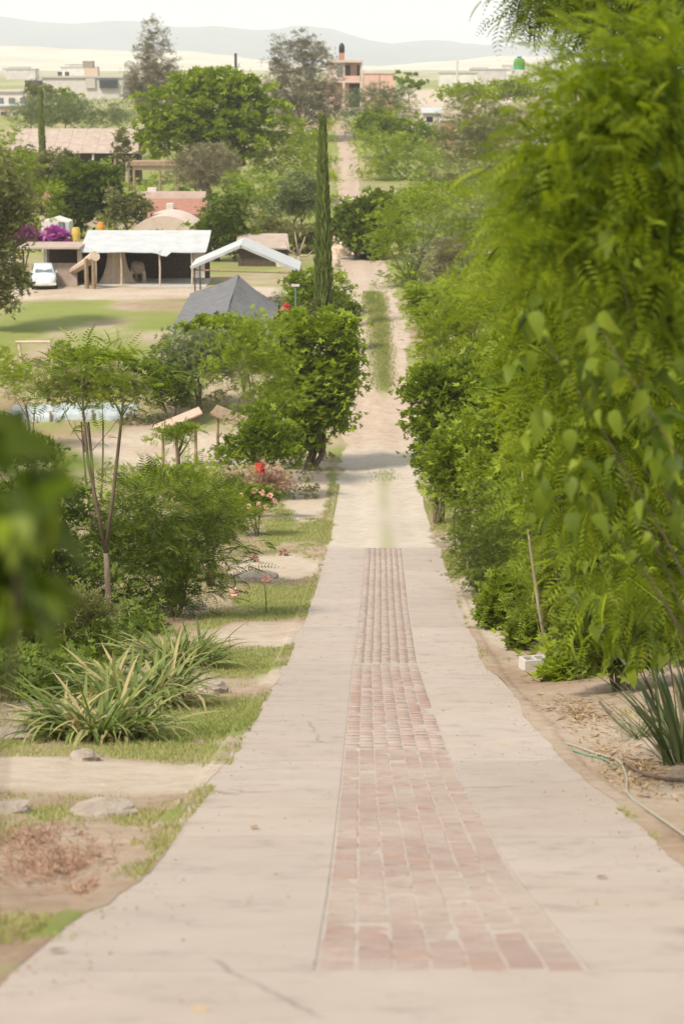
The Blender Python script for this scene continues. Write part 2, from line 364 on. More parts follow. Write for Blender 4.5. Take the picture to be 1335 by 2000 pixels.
class MB:
    """collects solid pieces in world coordinates (or through a frame) for ONE mesh"""
    def __init__(s, frame=None): s.v = []; s.f = []; s.fr = frame
    def add(s, vs, fs):
        b = len(s.v)
        s.v += [tuple(s.fr @ Vector(p)) if s.fr is not None else tuple(p) for p in vs]
        s.f += [tuple(b + i for i in f) for f in fs]; return s
    def box(s, x0, x1, y0, y1, z0, z1):
        return s.add([(x0, y0, z0), (x1, y0, z0), (x1, y1, z0), (x0, y1, z0), (x0, y0, z1), (x1, y0, z1), (x1, y1, z1), (x0, y1, z1)],
                     [(0, 3, 2, 1), (4, 5, 6, 7), (0, 1, 5, 4), (1, 2, 6, 5), (2, 3, 7, 6), (3, 0, 4, 7)])
    def slab(s, quad, t):
        """a sheet through four points with thickness t downwards along its normal"""
        q = [Vector(p) for p in quad]; n = (q[1] - q[0]).cross(q[3] - q[0]).normalized()
        if n.z < 0: n = -n
        lo = [p - n * t for p in q]
        return s.add([tuple(p) for p in q] + [tuple(p) for p in lo], [(0, 1, 2, 3), (7, 6, 5, 4), (0, 4, 5, 1), (1, 5, 6, 2), (2, 6, 7, 3), (3, 7, 4, 0)])
    def tube(s, pts, rad, n=7):
        pts = [Vector(p) for p in pts]
        if not isinstance(rad, (list, tuple)): rad = [rad] * len(pts)
        vs = []; fs = []
        for i, p in enumerate(pts):
            d = (pts[min(i + 1, len(pts) - 1)] - pts[max(i - 1, 0)]).normalized()
            a = d.cross(Vector((0.13, 0.97, 0.2)) if abs(d.y) < .9 else Vector((1, 0, 0))).normalized(); b = d.cross(a)
            for k in range(n):
                t = 2 * PI * k / n; vs.append(tuple(p + (a * math.cos(t) + b * math.sin(t)) * rad[i]))
        for i in range(len(pts) - 1):
            for k in range(n): fs.append((i * n + k, i * n + (k + 1) % n, (i + 1) * n + (k + 1) % n, (i + 1) * n + k))
        fs.append(tuple(range(n - 1, -1, -1))); fs.append(tuple((len(pts) - 1) * n + k for k in range(n)))
        return s.add(vs, fs)
    def build(s, name, mat, parent=None, org=None, smooth=False):
        o0 = ORG[parent.name] if parent is not None else (org or Vector((0, 0, 0)))
        me = bpy.data.meshes.new(name); me.from_pydata([(p[0] - o0[0], p[1] - o0[1], p[2] - o0[2]) for p in s.v], [], s.f)
        if smooth:
            for p in me.polygons: p.use_smooth = True
        me.update(); o = link(name, me, mat, parent)
        if parent is None: o.location = o0; ORG[o.name] = Vector(o0)
        return o
def frame(loc, rz): return Matrix.Translation(Vector(loc)) @ Matrix.Rotation(rz, 4, 'Z')

def lumpy(name, mat, loc, sx, sy, sz, seed=0, parent=None, flat=.35, res=(14, 9)):
    """a rough stone or lump: noisy squashed ellipsoid with a flat foot"""
    nu, nv = res; vs = []; fs = []
    for j in range(nv + 1):
        ph = PI * j / nv
        for i in range(nu):
            th = 2 * PI * i / nu
            d = (math.sin(ph) * math.cos(th), math.sin(ph) * math.sin(th), math.cos(ph))
            k = 1 + .35 * (float(fbm(d[0] * 1.7 + seed * 3.1 + 9, d[1] * 1.7 + d[2] * 2.3 + seed, seed)) - .5) * 2
            q = [math.copysign(abs(c) ** .72, c) for c in d]
            vs.append((q[0] * sx * k, q[1] * sy * k, max(q[2], -flat) * sz * k))
    for j in range(nv):
        for i in range(nu): fs.append((j * nu + i, (j + 1) * nu + i, (j + 1) * nu + (i + 1) % nu, j * nu + (i + 1) % nu))
    me = bpy.data.meshes.new(name); me.from_pydata(vs, [], fs); me.update()
    return link(name, me, mat, parent, loc)

# ================================================================== SETTING
# patches of bare sand and turf on the left verge, read off the photograph and kept as ground ellipses
def patch(px, py, rx, ry):
    p = hit(px, py); a = hit(px, py + ry); b = hit(px, py - ry)
    return (p.x, p.y, rx / ppm(p.y), max(.15, abs(b.y - a.y) / 2))
BARE = [patch(*a) for a in [(240, 1522, 330, 32), (540, 1108, 90, 26), (520, 1238, 110, 26), (120, 1680, 170, 70), (150, 1765, 110, 30),
        (330, 880, 190, 38), (30, 1490, 130, 14), (560, 1330, 60, 20), (600, 960, 40, 70), (1090, 1420, 120, 60), (1250, 1560, 120, 90), (960, 1200, 60, 90)]]
TURF = [patch(*a) for a in [(530, 1168, 90, 26), (440, 1212, 70, 20), (430, 1405, 80, 40), (290, 1455, 110, 30), (580, 1035, 80, 30), (590, 985, 60, 30), (600, 930, 60, 30),
        (450, 1300, 90, 30), (20, 1440, 90, 30), (110, 1590, 70, 18), (270, 1600, 50, 20), (30, 1815, 75, 42), (860, 1010, 40, 50), (900, 1120, 40, 50), (1100, 1640, 60, 18), (1250, 1600, 80, 20), (1240, 1655, 60, 15)]]
def grassmask(x, Y):
    x = np.asarray(x, float); Y = np.asarray(Y, float); dx = x - xc(Y)
    g = .40 + 1.0 * (fbm(x * .55, Y * .35, 21) - .5)
    g = np.where(dx > 1.5, g - .22 * (1 - sstep(60, 80, Y)), g)
    far = sstep(62, 70, Y)
    g = g + far * .12
    # the lawn beside the sheds, the sandy yard behind it and the sandy clearing in front of it
    lawn = sstep(96, 100, Y) * (1 - sstep(118.5, 120.5, Y)) * (1 - sstep(-6.5, -5.5, dx)) * sstep(-40, -30, x)
    g = g + lawn * (.62 + 1.1 * (fbm(x * .4, Y * .25, 33) - .5) - g)
    yard = sstep(119.5, 121, Y) * (1 - sstep(126.5, 128.5, Y)) * (1 - sstep(-7, -5.5, dx)) * sstep(-32, -28, x)
    g = g - yard * .75
    for (bx, by, rx, ry) in TURF:
        d = np.sqrt(((x - bx) / rx) ** 2 + ((Y - by) / ry) ** 2) + (fbm(x * 2, Y * 1.2, 5) - .5) * .9
        g = np.maximum(g, .75 * (1 - sstep(.75, 1.15, d)))
    for (bx, by, rx, ry) in BARE:
        d = np.sqrt(((x - bx) / rx) ** 2 + ((Y - by) / ry) ** 2) + (fbm(x * 2, Y * 1.2, 6) - .5) * .9
        g = g - .85 * (1 - sstep(.7, 1.15, d)) * (g > 0)
    mid = sstep(130, 150, Y)
    g = g + mid * (.35 + .8 * (fbm(x * .06, Y * .05, 41) - .5) - g * .6)
    g = g - .6 * sstep(380, 430, Y) * (1 - sstep(520, 700, Y)) * sstep(5, 14, x) * (1 - sstep(60, 80, x))
    return np.clip(g, 0, 1)
def sandmask(x, Y):
    x = np.asarray(x, float); Y = np.asarray(Y, float)
    s = .25 + .5 * (fbm(x * .25, Y * .2, 51) - .3)
    for i, (bx, by, rx, ry) in enumerate(BARE):
        d = np.sqrt(((x - bx) / rx) ** 2 + ((Y - by) / ry) ** 2)
        s = s + (.4 if i not in (3, 4, 9, 10) else .05) * (1 - sstep(.7, 1.3, d))
    yard = sstep(119.5, 121, Y) * (1 - sstep(127, 129, Y)) * (x < 0)
    return np.clip(s + yard * .25 + .5 * sstep(380, 430, Y), 0, 1)

def build_ground():
    Ys = np.concatenate([np.arange(-30, 4, 2.), np.arange(4, 30, .24), np.arange(30, 80, .5), np.arange(80, 160, 1.), np.arange(160, 520, 5.), np.geomspace(520, 13500, 40)])
    h = np.concatenate([np.arange(0, 4.5, .15), np.arange(4.5, 26, .55), np.arange(26, 110, 4.), np.geomspace(110, 9000, 22)])
    Xs = np.concatenate([-h[:0:-1], h]) + .8
    X, Y = np.meshgrid(Xs, Ys); Z = ground(X, Y)
    ny, nx = X.shape
    idx = np.arange(ny * nx).reshape(ny, nx)
    F = np.stack([idx[:-1, :-1], idx[:-1, 1:], idx[1:, 1:], idx[1:, :-1]], -1).reshape(-1, 4)
    V = np.stack([X, Y, Z], -1).reshape(-1, 3)
    me = np_mesh('ground', V, [F], None, True, {'grass': grassmask(X, Y), 'sand': sandmask(X, Y)})
    tag(link('ground', me, 'ground'), kind='structure')
build_ground()

def build_track():
    """the two-rut dirt track from the end of the paving to the far rise"""
    Ys = np.concatenate([np.arange(52.2, 130, .35), np.arange(130, 352, 1.5)])
    t = np.linspace(-1, 1, 41)
    Y = np.repeat(Ys[:, None], 41, 1)
    wob = (vn(Ys * .45, Ys * 0, 61) - .5) * .5 + (vn(Ys * 1.7, Ys * 0, 62) - .5) * .25
    wob2 = (vn(Ys * .45, Ys * 0, 63) - .5) * .5 + (vn(Ys * 1.7, Ys * 0, 64) - .5) * .25
    hw = 1.62 - .25 * sstep(150, 240, Ys)
    T = np.repeat(t[None], len(Ys), 0)
    X = xc(Y) + T * hw[:, None] + np.where(T < 0, -T * wob[:, None] * -1, T * wob2[:, None])
    d = (X - xc(Y))
    rut = np.exp(-((np.abs(d) - .85) / .38) ** 2)
    Z = prof(Y) - .02 - .05 * rut * (vn(Y * .3, d, 65) * .6 + .4) + .03 * np.exp(-(d / .3) ** 2)
    Z = np.where(np.abs(T) > .97, ground(X, Y) - .02, Z)
    # grass grows down the middle and along the rims where the wheels do not run
    mid = np.exp(-((d - .12) / .42) ** 2)
    strong = sstep(88, 93, Y) * (1 - sstep(124, 133, Y)) * .72 + (1 - sstep(60, 90, Y)) * .85 * (.42 + .9 * vn(Y * .16, d * .1, 66)) + .30 * sstep(131, 140, Y) * (1 - sstep(150, 160, Y))
    g = mid * strong + sstep(.8, 1.0, np.abs(T)) * .5 * (1 - .6 * sstep(200, 230, Y))
    s = (1 - sstep(78, 84, Y)) * .85 + .15 + .30 * sstep(92, 96, Y) * (1 - sstep(128, 150, Y))
    s = s * (.8 + .4 * vn(d * 1.5, Y * .4, 68))
    ny, nx = X.shape; idx = np.arange(ny * nx).reshape(ny, nx)
    F = np.stack([idx[:-1, :-1], idx[:-1, 1:], idx[1:, 1:], idx[1:, :-1]], -1).reshape(-1, 4)
    me = np_mesh('dirt_track', np.stack([X, Y, Z], -1).reshape(-1, 3), [F], None, True, {'grass': np.clip(g, 0, 1), 'sand': np.clip(s, 0, 1)})
    tag(link('dirt_track', me, 'track'), kind='structure')
build_track()

# ---- driveway: mortar bed, concrete slabs left and right, clay pavers between
Y_END, Y_BR0, Y_BAND = 52.5, 6.75, 29.3
BHW = .49                                                   # half width of the brick panel
def strip(x0f, x1f, Y0, Y1, ztop, thick, nseg=None, nx=2, edge=0.0):
    """slab that follows the road between lateral offsets x0f(Y)..x1f(Y)"""
    n = nseg or max(2, int((Y1 - Y0) / .5)); mb = MB(); vs = []; fs = []
    k = nx + 1
    for i in range(n + 1):
        Y = Y0 + (Y1 - Y0) * i / n
        xa = float(xc(Y)) + x0f(Y); xb = float(xc(Y)) + x1f(Y); z = float(prof(Y)) + ztop
        for j in range(k): vs.append((xa + (xb - xa) * j / nx, Y, z))
        vs.append((xa, Y, z - thick)); vs.append((xb, Y, z - thick))
    r = k + 2
    for i in range(n):
        a = i * r; b = a + r
        for j in range(nx): fs.append((a + j, a + j + 1, b + j + 1, b + j))
        fs.append((a + k, a, b, b + k)); fs.append((a + nx, a + k + 1, b + k + 1, b + nx))
    fs.append(tuple(range(0, k)) [::-1] + (k, k + 1)); e = n * r
    fs.append(tuple(e + j for j in range(k)) + (e + k + 1, e + k))
    mb.add(vs, fs); return mb
dw = strip(lambda Y: -BHW - .06, lambda Y: BHW + .06, 5.0, Y_END - .05, -.0055, .10, 110, 4).build('driveway', 'mortar', None)
tag(dw, kind='structure')
wobl = lambda s: (lambda Y: (float(vn(Y * .8, 0.5, s)) - .5) * .07)
wl_, wr_ = wobl(71), wobl(72)
joints = [6.72, 11.9, 17.35, 23.2, 29.2, 35, 40.8, 46.6, Y_END]
for a, b in zip(joints[:-1], joints[1:]):
    strip(lambda Y: -1.60 + wl_(Y), lambda Y: -BHW - .012, a + .006, b - .006, 0, .14, None, 3).build('concrete_slab', 'concrete', dw)
    strip(lambda Y: BHW + .012, lambda Y: 1.58 + wr_(Y), a + .006, b - .006, 0, .14, None, 3).build('concrete_slab', 'concrete', dw)
strip(lambda Y: -1.62 + wl_(Y), lambda Y: 1.62 + wr_(Y), 1.2, 6.708, .001, .14, None, 6).build('concrete_slab', 'concrete', dw)
strip(lambda Y: -BHW, lambda Y: BHW, Y_BAND - .05, Y_BAND + .06, .001, .08, 2, 2).build('concrete_band', 'mortar', dw)
def brick_mesh(i):
    rr = random.Random(i); w, L, h, c = .0652, .134, .055, .004
    vs = []
    for z, k in ((-h, 0), (-c, 0), (0, c)):
        for sx, sy in ((-1, -1), (1, -1), (1, 1), (-1, 1)):
            vs.append((sx * (w - k + rr.uniform(-.003, .003)), sy * (L - k + rr.uniform(-.004, .004)), z + (rr.uniform(-.002, .002) if z == 0 else 0)))
    fs = [(8, 9, 10, 11)]
    for b in (0, 4):
        for k in range(4): fs.append((b + k, b + (k + 1) % 4, b + 4 + (k + 1) % 4, b + 4 + k))
    return vs, fs
BM = []
for i in range(6):
    v, f = brick_mesh(i); me = bpy.data.meshes.new('brick'); me.from_pydata(v, [], f); me.update(); me.materials.append(M['paver']); BM.append((me, v, f))
cells = []
for c in range(7):
    Y = Y_BR0 + random.uniform(.10, .16); x0 = (c - 3) * .14
    while Y < Y_BAND - .2:
        cells.append((Y, x0)); Y += .283 * math.cos(.26) + random.uniform(-.006, .006)
cells.sort()
def brick_xf(Y, dx):
    sl = math.atan(float(prof(Y + .15) - prof(Y - .15)) / .3)
    rot = Euler((sl + random.uniform(-.008, .008), random.uniform(-.012, .012), random.uniform(-.02, .02))).to_matrix().to_4x4()
    return Matrix.Translation((float(xc(Y)) + dx + random.uniform(-.003, .003), Y, float(prof(Y)) - .001 + random.uniform(-.004, .003))) @ rot
rest_v, rest_f, rest_t = [], [], []
for i, (Y, dx) in enumerate(cells):
    k = random.randrange(6); X4 = brick_xf(Y, dx)
    if i < 296:
        o = bpy.data.objects.new('brick', BM[k][0]); COL.objects.link(o); o.parent = dw; o.matrix_local = X4
    else:
        b = len(rest_v); t = random.random()
        for p in BM[k][1]: rest_v.append(tuple(X4 @ Vector(p))); rest_t.append(t)
        rest_f += [tuple(b + q for q in f) for f in BM[k][2]]
me = np_mesh('brick_field', np.array(rest_v), [np.array(rest_f)], rest_t)
tag(link('brick_field', me, 'paver', dw), kind='stuff')
# beyond the band: narrower worn cobbles laid in seven long ribs with dark open joints
strip(lambda Y: -BHW + .01, lambda Y: BHW - .01, Y_BAND + .08, Y_END - .06, -.0035, .05, 60, 2).build('joint_bed', 'mortar_dark', dw)
rest_v, rest_f, rest_t = [], [], []
for c in range(7):
    Y = Y_BAND + .15 + random.uniform(0, .08)
    while Y < Y_END - .15:
        L = random.uniform(.07, .15); X4 = brick_xf(Y, (c - 3) * .139 + random.uniform(-.008, .008)); t = random.random(); b = len(rest_v)
        sxx = random.uniform(.78, .88)
        for p in BM[random.randrange(6)][1]: rest_v.append(tuple(X4 @ Vector((p[0] * sxx, p[1] * L / .14, p[2] + .003)))); rest_t.append(t)
        rest_f += [tuple(b + q for q in f) for f in BM[0][2]]
        Y += 2 * L + random.uniform(.005, .02)
me = np_mesh('cobble_ribs', np.array(rest_v), [np.array(rest_f)], rest_t)
tag(link('cobble_ribs', me, 'cobble', dw), kind='stuff')

# sand and turf creeping over the slab edges
def verge_drift(side, seed):
    Ys = np.arange(3.0, 52.4, .12); t = np.linspace(0, 1, 9); Y = np.repeat(Ys[:, None], 9, 1)
    inn = np.clip(.22 * (fbm(Ys * .28, Ys * 0 + seed, seed) - .42) + .025 * (vn(Ys * 3.3, Ys * 0, seed + 3) - .5) + .02 * (vn(Ys * 8, Ys * 0, seed + 4) - .5), -.025, .3) + .035
    d0 = 1.60 + .30; d1 = 1.60 - inn
    D = d0 + (d1[:, None] - d0) * t[None]; X = xc(Y) + side * D
    Z = np.where(D > 1.60 + .10, np.maximum(ground(X, Y), prof(Y) - .06) + .012, prof(Y) + .010 * (1 - np.repeat(t[None], len(Ys), 0)) + .0035)
    idx = np.arange(X.size).reshape(X.shape); F = np.stack([idx[:-1, :-1], idx[:-1, 1:], idx[1:, 1:], idx[1:, :-1]], -1).reshape(-1, 4)
    me = np_mesh('verge_sand', np.stack([X, Y, Z], -1).reshape(-1, 3), [F if side < 0 else F[:, ::-1]], None, True, {'grass': np.clip(grassmask(X + side * .2, Y), 0, 1), 'sand': sandmask(X, Y)})
    tag(link('verge_sand', me, 'ground'), kind='structure')
verge_drift(-1, 81); verge_drift(1, 85)

# ---- far hills
def ridge(name, mat, Y0, tops, depth, seed, foot):
    px = np.array([t[0] for t in tops], float); zz = np.array([(HZN - t[1]) / FPX * Y0 * 1.0 for t in tops])
    xs = (px - CPX) / FPX * Y0
    X = np.linspace(-depth * 2.0, depth * 2.0, 220); top = np.interp(X, xs, zz)
    top = top + (fbm(X / Y0 * 24, X * 0, seed, 4) - .5) * .012 * Y0 * .25
    D = np.linspace(-1, 1, 26)
    XX, DD = np.meshgrid(X, D)
    prf = np.where(DD < 0, np.clip(1 - np.abs(DD) ** 1.15, 0, 1), 1 - .35 * DD)
    Z = CAMZ + (np.repeat(top[None], 26, 0) - foot) * prf + foot
    Z = Z + (fbm(XX / Y0 * 40, DD * 4, seed + 5, 4) - .5) * .006 * Y0 * np.clip(1 - np.abs(DD), 0, 1)
    YY = Y0 + DD * depth * .45
    idx = np.arange(XX.size).reshape(XX.shape)
    F = np.stack([idx[:-1, :-1], idx[:-1, 1:], idx[1:, 1:], idx[1:, :-1]], -1).reshape(-1, 4)
    me = np_mesh(name, np.stack([XX, YY, Z], -1).reshape(-1, 3), [F], None, True)
    tag(link(name, me, mat), kind='structure')
ridge('mountain_range', 'hill_far', 8000, [(-4000, 60), (-1200, 20), (-300, 18), (0, 35), (60, 46), (130, 52), (200, 46), (280, 48), (350, 56), (440, 53), (520, 60), (590, 50), (625, 52), (700, 76), (760, 84), (900, 92), (1050, 96), (1335, 92), (2200, 60), (5200, 70)], 4200, 5, -10)
ridge('pale_hills', 'hill_pale', 3600, [(-4000, 110), (-900, 96), (-100, 100), (60, 98), (150, 95), (240, 100), (420, 108), (560, 120), (700, 128), (820, 126), (1000, 112), (1150, 108), (1335, 110), (2600, 100), (5200, 112)], 2600, 9, -12)

# ================================================================== FOLIAGE
def T_leaf(w=.5):                                           # small folded leaf, length 1 along +X
    return np.array([(0, 0, 0), (.45, w / 2, .06), (1, 0, -.05), (.45, -w / 2, .06)]), [np.array([(0, 1, 2), (0, 2, 3)])]
def T_sprig(n=3, w=.42):                                    # a few leaves from one twig tip
    V, F = [], []; v0, f0 = T_leaf(w)
    for k in range(n):
        a = (k - (n - 1) / 2) * 1.0; c, s = math.cos(a), math.sin(a)
        R_ = np.array([(c, -s, 0), (s, c, 0), (0, 0, 1)]); q = v0 @ R_.T; q[:, 2] += .12 * k * v0[:, 0]
        F.append(f0[0] + len(V) * 4); V.append(q)
    return np.concatenate(V), [np.concatenate(F)]
def T_frond(n=9, lw=.30, ll=.34, droop=.35, taper=True, rib=True):    # pinnate leaf along +X
    V, F = [], []; b = 0
    for i in range(n):
        t = .12 + .88 * i / (n - 1); x = t; z = -droop * t * t
        k = ll * (math.sin(PI * min(1, .25 + .72 * t)) if taper else 1)
        for s in (-1, 1):
            tip = (x + k * .45, s * k, z - .10 * k); w = k * lw
            V += [(x, 0, z), (x + k * .15 + w * .5, s * k * .5, z + .03), tip, (x + k * .35 - w * .9, s * k * .5, z)]
            F += [(b, b + 1, b + 2), (b, b + 2, b + 3)]; b += 4
    # midrib
    m = 5 if rib else 0
    for i in range(m):
        t = i / (m - 1); V += [(t, .008, -droop * t * t), (t, -.008, -droop * t * t)]
    for i in range(m - 1):
        q = b + 2 * i; F += [(q, q + 1, q + 3), (q, q + 3, q + 2)]
    return np.array(V), [np.array(F)]
def T_broad(w=.62, droop=.35):                              # one broad pointed leaf with a fold
    V = [(0, 0, 0)]; F = []
    xs = [.0, .12, .35, .65, 1.0]; ws = [.03, .8, 1.0, .62, 0.0]
    V = []
    for x, k in zip(xs, ws):
        z = -droop * x * x
        V += [(x, w / 2 * k, z + .10 * k * w), (x, 0, z), (x, -w / 2 * k, z + .10 * k * w)]
    for i in range(4):
        a = 3 * i; b = a + 3
        F += [(a, a + 1, b + 1, b), (a + 1, a + 2, b + 2, b + 1)]
    return np.array(V), [np.array(F)]
def T_blade(w=.07, seg=6, curve=1.0, droop=.5):             # long strap leaf rising then arching over
    V, F = [], []
    x = z = 0; ang = 1.25
    for i in range(seg + 1):
        t = i / seg; k = w / 2 * (1 - t ** 3) * (.6 + .4 * min(1, t * 4)) + .002
        V += [(x, k, z + .25 * k), (x, 0, z), (x, -k, z + .25 * k)]
        ang -= curve * (.9 + droop * t) / seg * 1.3; x += math.cos(ang) / seg; z += math.sin(ang) / seg
    for i in range(seg):
        a = 3 * i; b = a + 3
        F += [(a, a + 1, b + 1, b), (a + 1, a + 2, b + 2, b + 1)]
    return np.array(V), [np.array(F)]

def scatter(tmpl, P, D, S, roll=None, rng=RNG):
    """place the template at points P with its +X along D, sizes S -> vertices, faces, tint"""
    V0, F0 = tmpl; n = len(P)
    D = D / np.maximum(np.linalg.norm(D, axis=1, keepdims=True), 1e-6)
    up = np.tile(np.array([0, 0, 1.]), (n, 1)); up[np.abs(D[:, 2]) > .95] = (1, 0, 0)
    B = np.cross(up, D); B /= np.maximum(np.linalg.norm(B, axis=1, keepdims=True), 1e-6); C = np.cross(D, B)
    a = rng.normal(0, .6, n) if roll is None else roll
    ca, sa = np.cos(a)[:, None], np.sin(a)[:, None]
    B, C = B * ca + C * sa, C * ca - B * sa
    V = P[:, None] + S[:, None, None] * (V0[None, :, 0:1] * D[:, None] + V0[None, :, 1:2] * B[:, None] + V0[None, :, 2:3] * C[:, None])
    k = len(V0); F = [(f[None] + (np.arange(n) * k)[:, None, None]).reshape(-1, f.shape[1]) for f in F0]
    return V.reshape(-1, 3), F, n, k

TEMPL = {'leaf': T_leaf(), 'sprig': T_sprig(), 'sprig4': T_sprig(4, .5), 'frond': T_frond(5, .5, .40, rib=False), 'frondfar': T_frond(4, .55, .42, rib=False), 'frondfine': T_frond(8, .28, .28, rib=False), 'needle': T_leaf(.10), 'broad': T_broad(), 'tuft': T_sprig(4, .16)}

def crown_mesh(lobes, n, size, kind='sprig', clump=.5, per=14, org=(0, 0, 0), seed=1, shell=.42, up=.45, droop=0.0, gap=.0, flat=1.0):
    """leaves in clumps through the crown's lobes: lobes = (x,y,z,rx,ry,rz) in world metres"""
    rng = np.random.default_rng(seed)
    vol = np.array([l[3] * l[4] * l[5] for l in lobes]) ** .75; pr = vol / vol.sum()
    nc = max(3, n // per); which = rng.choice(len(lobes), nc, p=pr); L = np.array(lobes)[which]
    d = rng.normal(size=(nc, 3)); d[:, 2] = np.where(d[:, 2] < 0, d[:, 2] * .8, d[:, 2]); d /= np.linalg.norm(d, axis=1, keepdims=True)
    r = rng.random(nc) ** shell
    r = r * (1 + .28 * (fbm(d[:, 0] * 2.2 + seed * 7, d[:, 1] * 2.2 + d[:, 2] * 2.7, seed, 2) - .4))
    Cc = L[:, :3] + d * r[:, None] * L[:, 3:6]
    if gap:
        keep = vn(Cc[:, 0] / (clump * 2.4) + seed, Cc[:, 2] / (clump * 1.7), seed) > gap; Cc, d, L = Cc[keep], d[keep], L[keep]; nc = len(Cc)
    cs = clump * rng.uniform(.6, 1.35, nc)
    P = np.repeat(Cc, per, 0); o = rng.normal(size=(nc * per, 3)) * np.repeat(cs, per)[:, None] * .5
    o[:, 2] *= .6 * flat; P = P + o
    out = np.repeat(d, per, 0) * .55 + o / (np.repeat(cs, per)[:, None] + 1e-6) * .9 + rng.normal(size=P.shape) * .35
    out[:, 2] += up - droop
    S = size * rng.uniform(.6, 1.3, len(P))
    V, F, m, k = scatter(TEMPL[kind], P, out, S, rng=rng)
    tint = np.repeat(np.clip(np.repeat(rng.random(nc), per) * .5 + rng.random(m) * .5, 0, 1), k)
    return np_mesh('crown', V - np.array(org), F, tint), Cc

def limb_points(a, b, bend, rng, n=5):
    a, b = Vector(a), Vector(b); out = []
    off = Vector((rng.uniform(-1, 1), rng.uniform(-1, 1), rng.uniform(-.2, .6))) * bend * (b - a).length
    for i in range(n + 1):
        t = i / n; out.append(a.lerp(b, t) + off * math.sin(PI * t) * .5)
    return out
def tree(name, label, cat, lobes, base=None, n=1500, size=.2, kind='sprig', mat='leaf_bright', clump=.5, per=14, bark='bark', tr=.09, limbs=7, seed=1, group=None, stems=1, **kw):
    """a woody plant: trunk (limbs joined) and crown; the root Empty stands on the ground"""
    rng = random.Random(seed)
    q_, z_ = (.52, 1.28) if kind in ('frond', 'frondfar') else (.85, 1.07)
    n = int(n * q_); size *= z_
    if base is None:
        cx = sum(l[0] * l[3] for l in lobes) / sum(l[3] for l in lobes); cyy = sum(l[1] * l[3] for l in lobes) / sum(l[3] for l in lobes); base = (cx, cyy)
    b = Vector((base[0], base[1], gz(base[0], base[1]) - .03))
    root = thing(name, label, cat, b, group)
    me, Cc = crown_mesh(lobes, n, size, kind, clump, per, b, seed, **kw)
    low = min(l[2] - l[5] * .5 for l in lobes); fork = max(b.z + .15, b.z + (low - b.z) * .8)
    mb = MB()
    for s in range(stems):
        o = Vector((rng.uniform(-1, 1), rng.uniform(-1, 1), 0)) * (tr * 2.2 if stems > 1 else 0)
        cl = lobes[s % len(lobes)]
        top = Vector((b.x + (cl[0] - b.x) * .3, b.y + (cl[1] - b.y) * .3, fork)) + o * 2
        mb.tube(limb_points(b + o - Vector((0, 0, .1)), top, .06, rng, 4), [tr * 1.25, tr, tr * .92, tr * .88, tr * .8])
        for k in range(max(1, limbs // stems)):
            t = Cc[rng.randrange(len(Cc))]; st = (b + o).lerp(top, rng.uniform(.7, 1))
            r0 = tr * rng.uniform(.4, .65)
            mb.tube(limb_points(st, Vector(t), .18, rng, 5), [r0, r0 * .85, r0 * .65, r0 * .45, r0 * .3, r0 * .15], 5)
    mb.build('trunk', bark, root, smooth=True)
    link('crown', me, mat, root)
    return root
def LB(Y, items, dscale=1.0):
    """crown lobes given as photo pixels (centre x, y, half width, half height[, extra distance]) at distance Y"""
    out = []
    for it in items:
        px, py, rx, ry = it[:4]; y = Y + (it[4] if len(it) > 4 else 0); p = at(px, py, y); s = ppm(y)
        out.append((p.x, p.y, p.z, rx * 1.12 / s, max(.15, min(rx, ry * 1.5) / s * dscale), ry * 1.14 / s))
    return out
def base_at(px, Y): return ((px - CPX) / ppm(Y), Y)

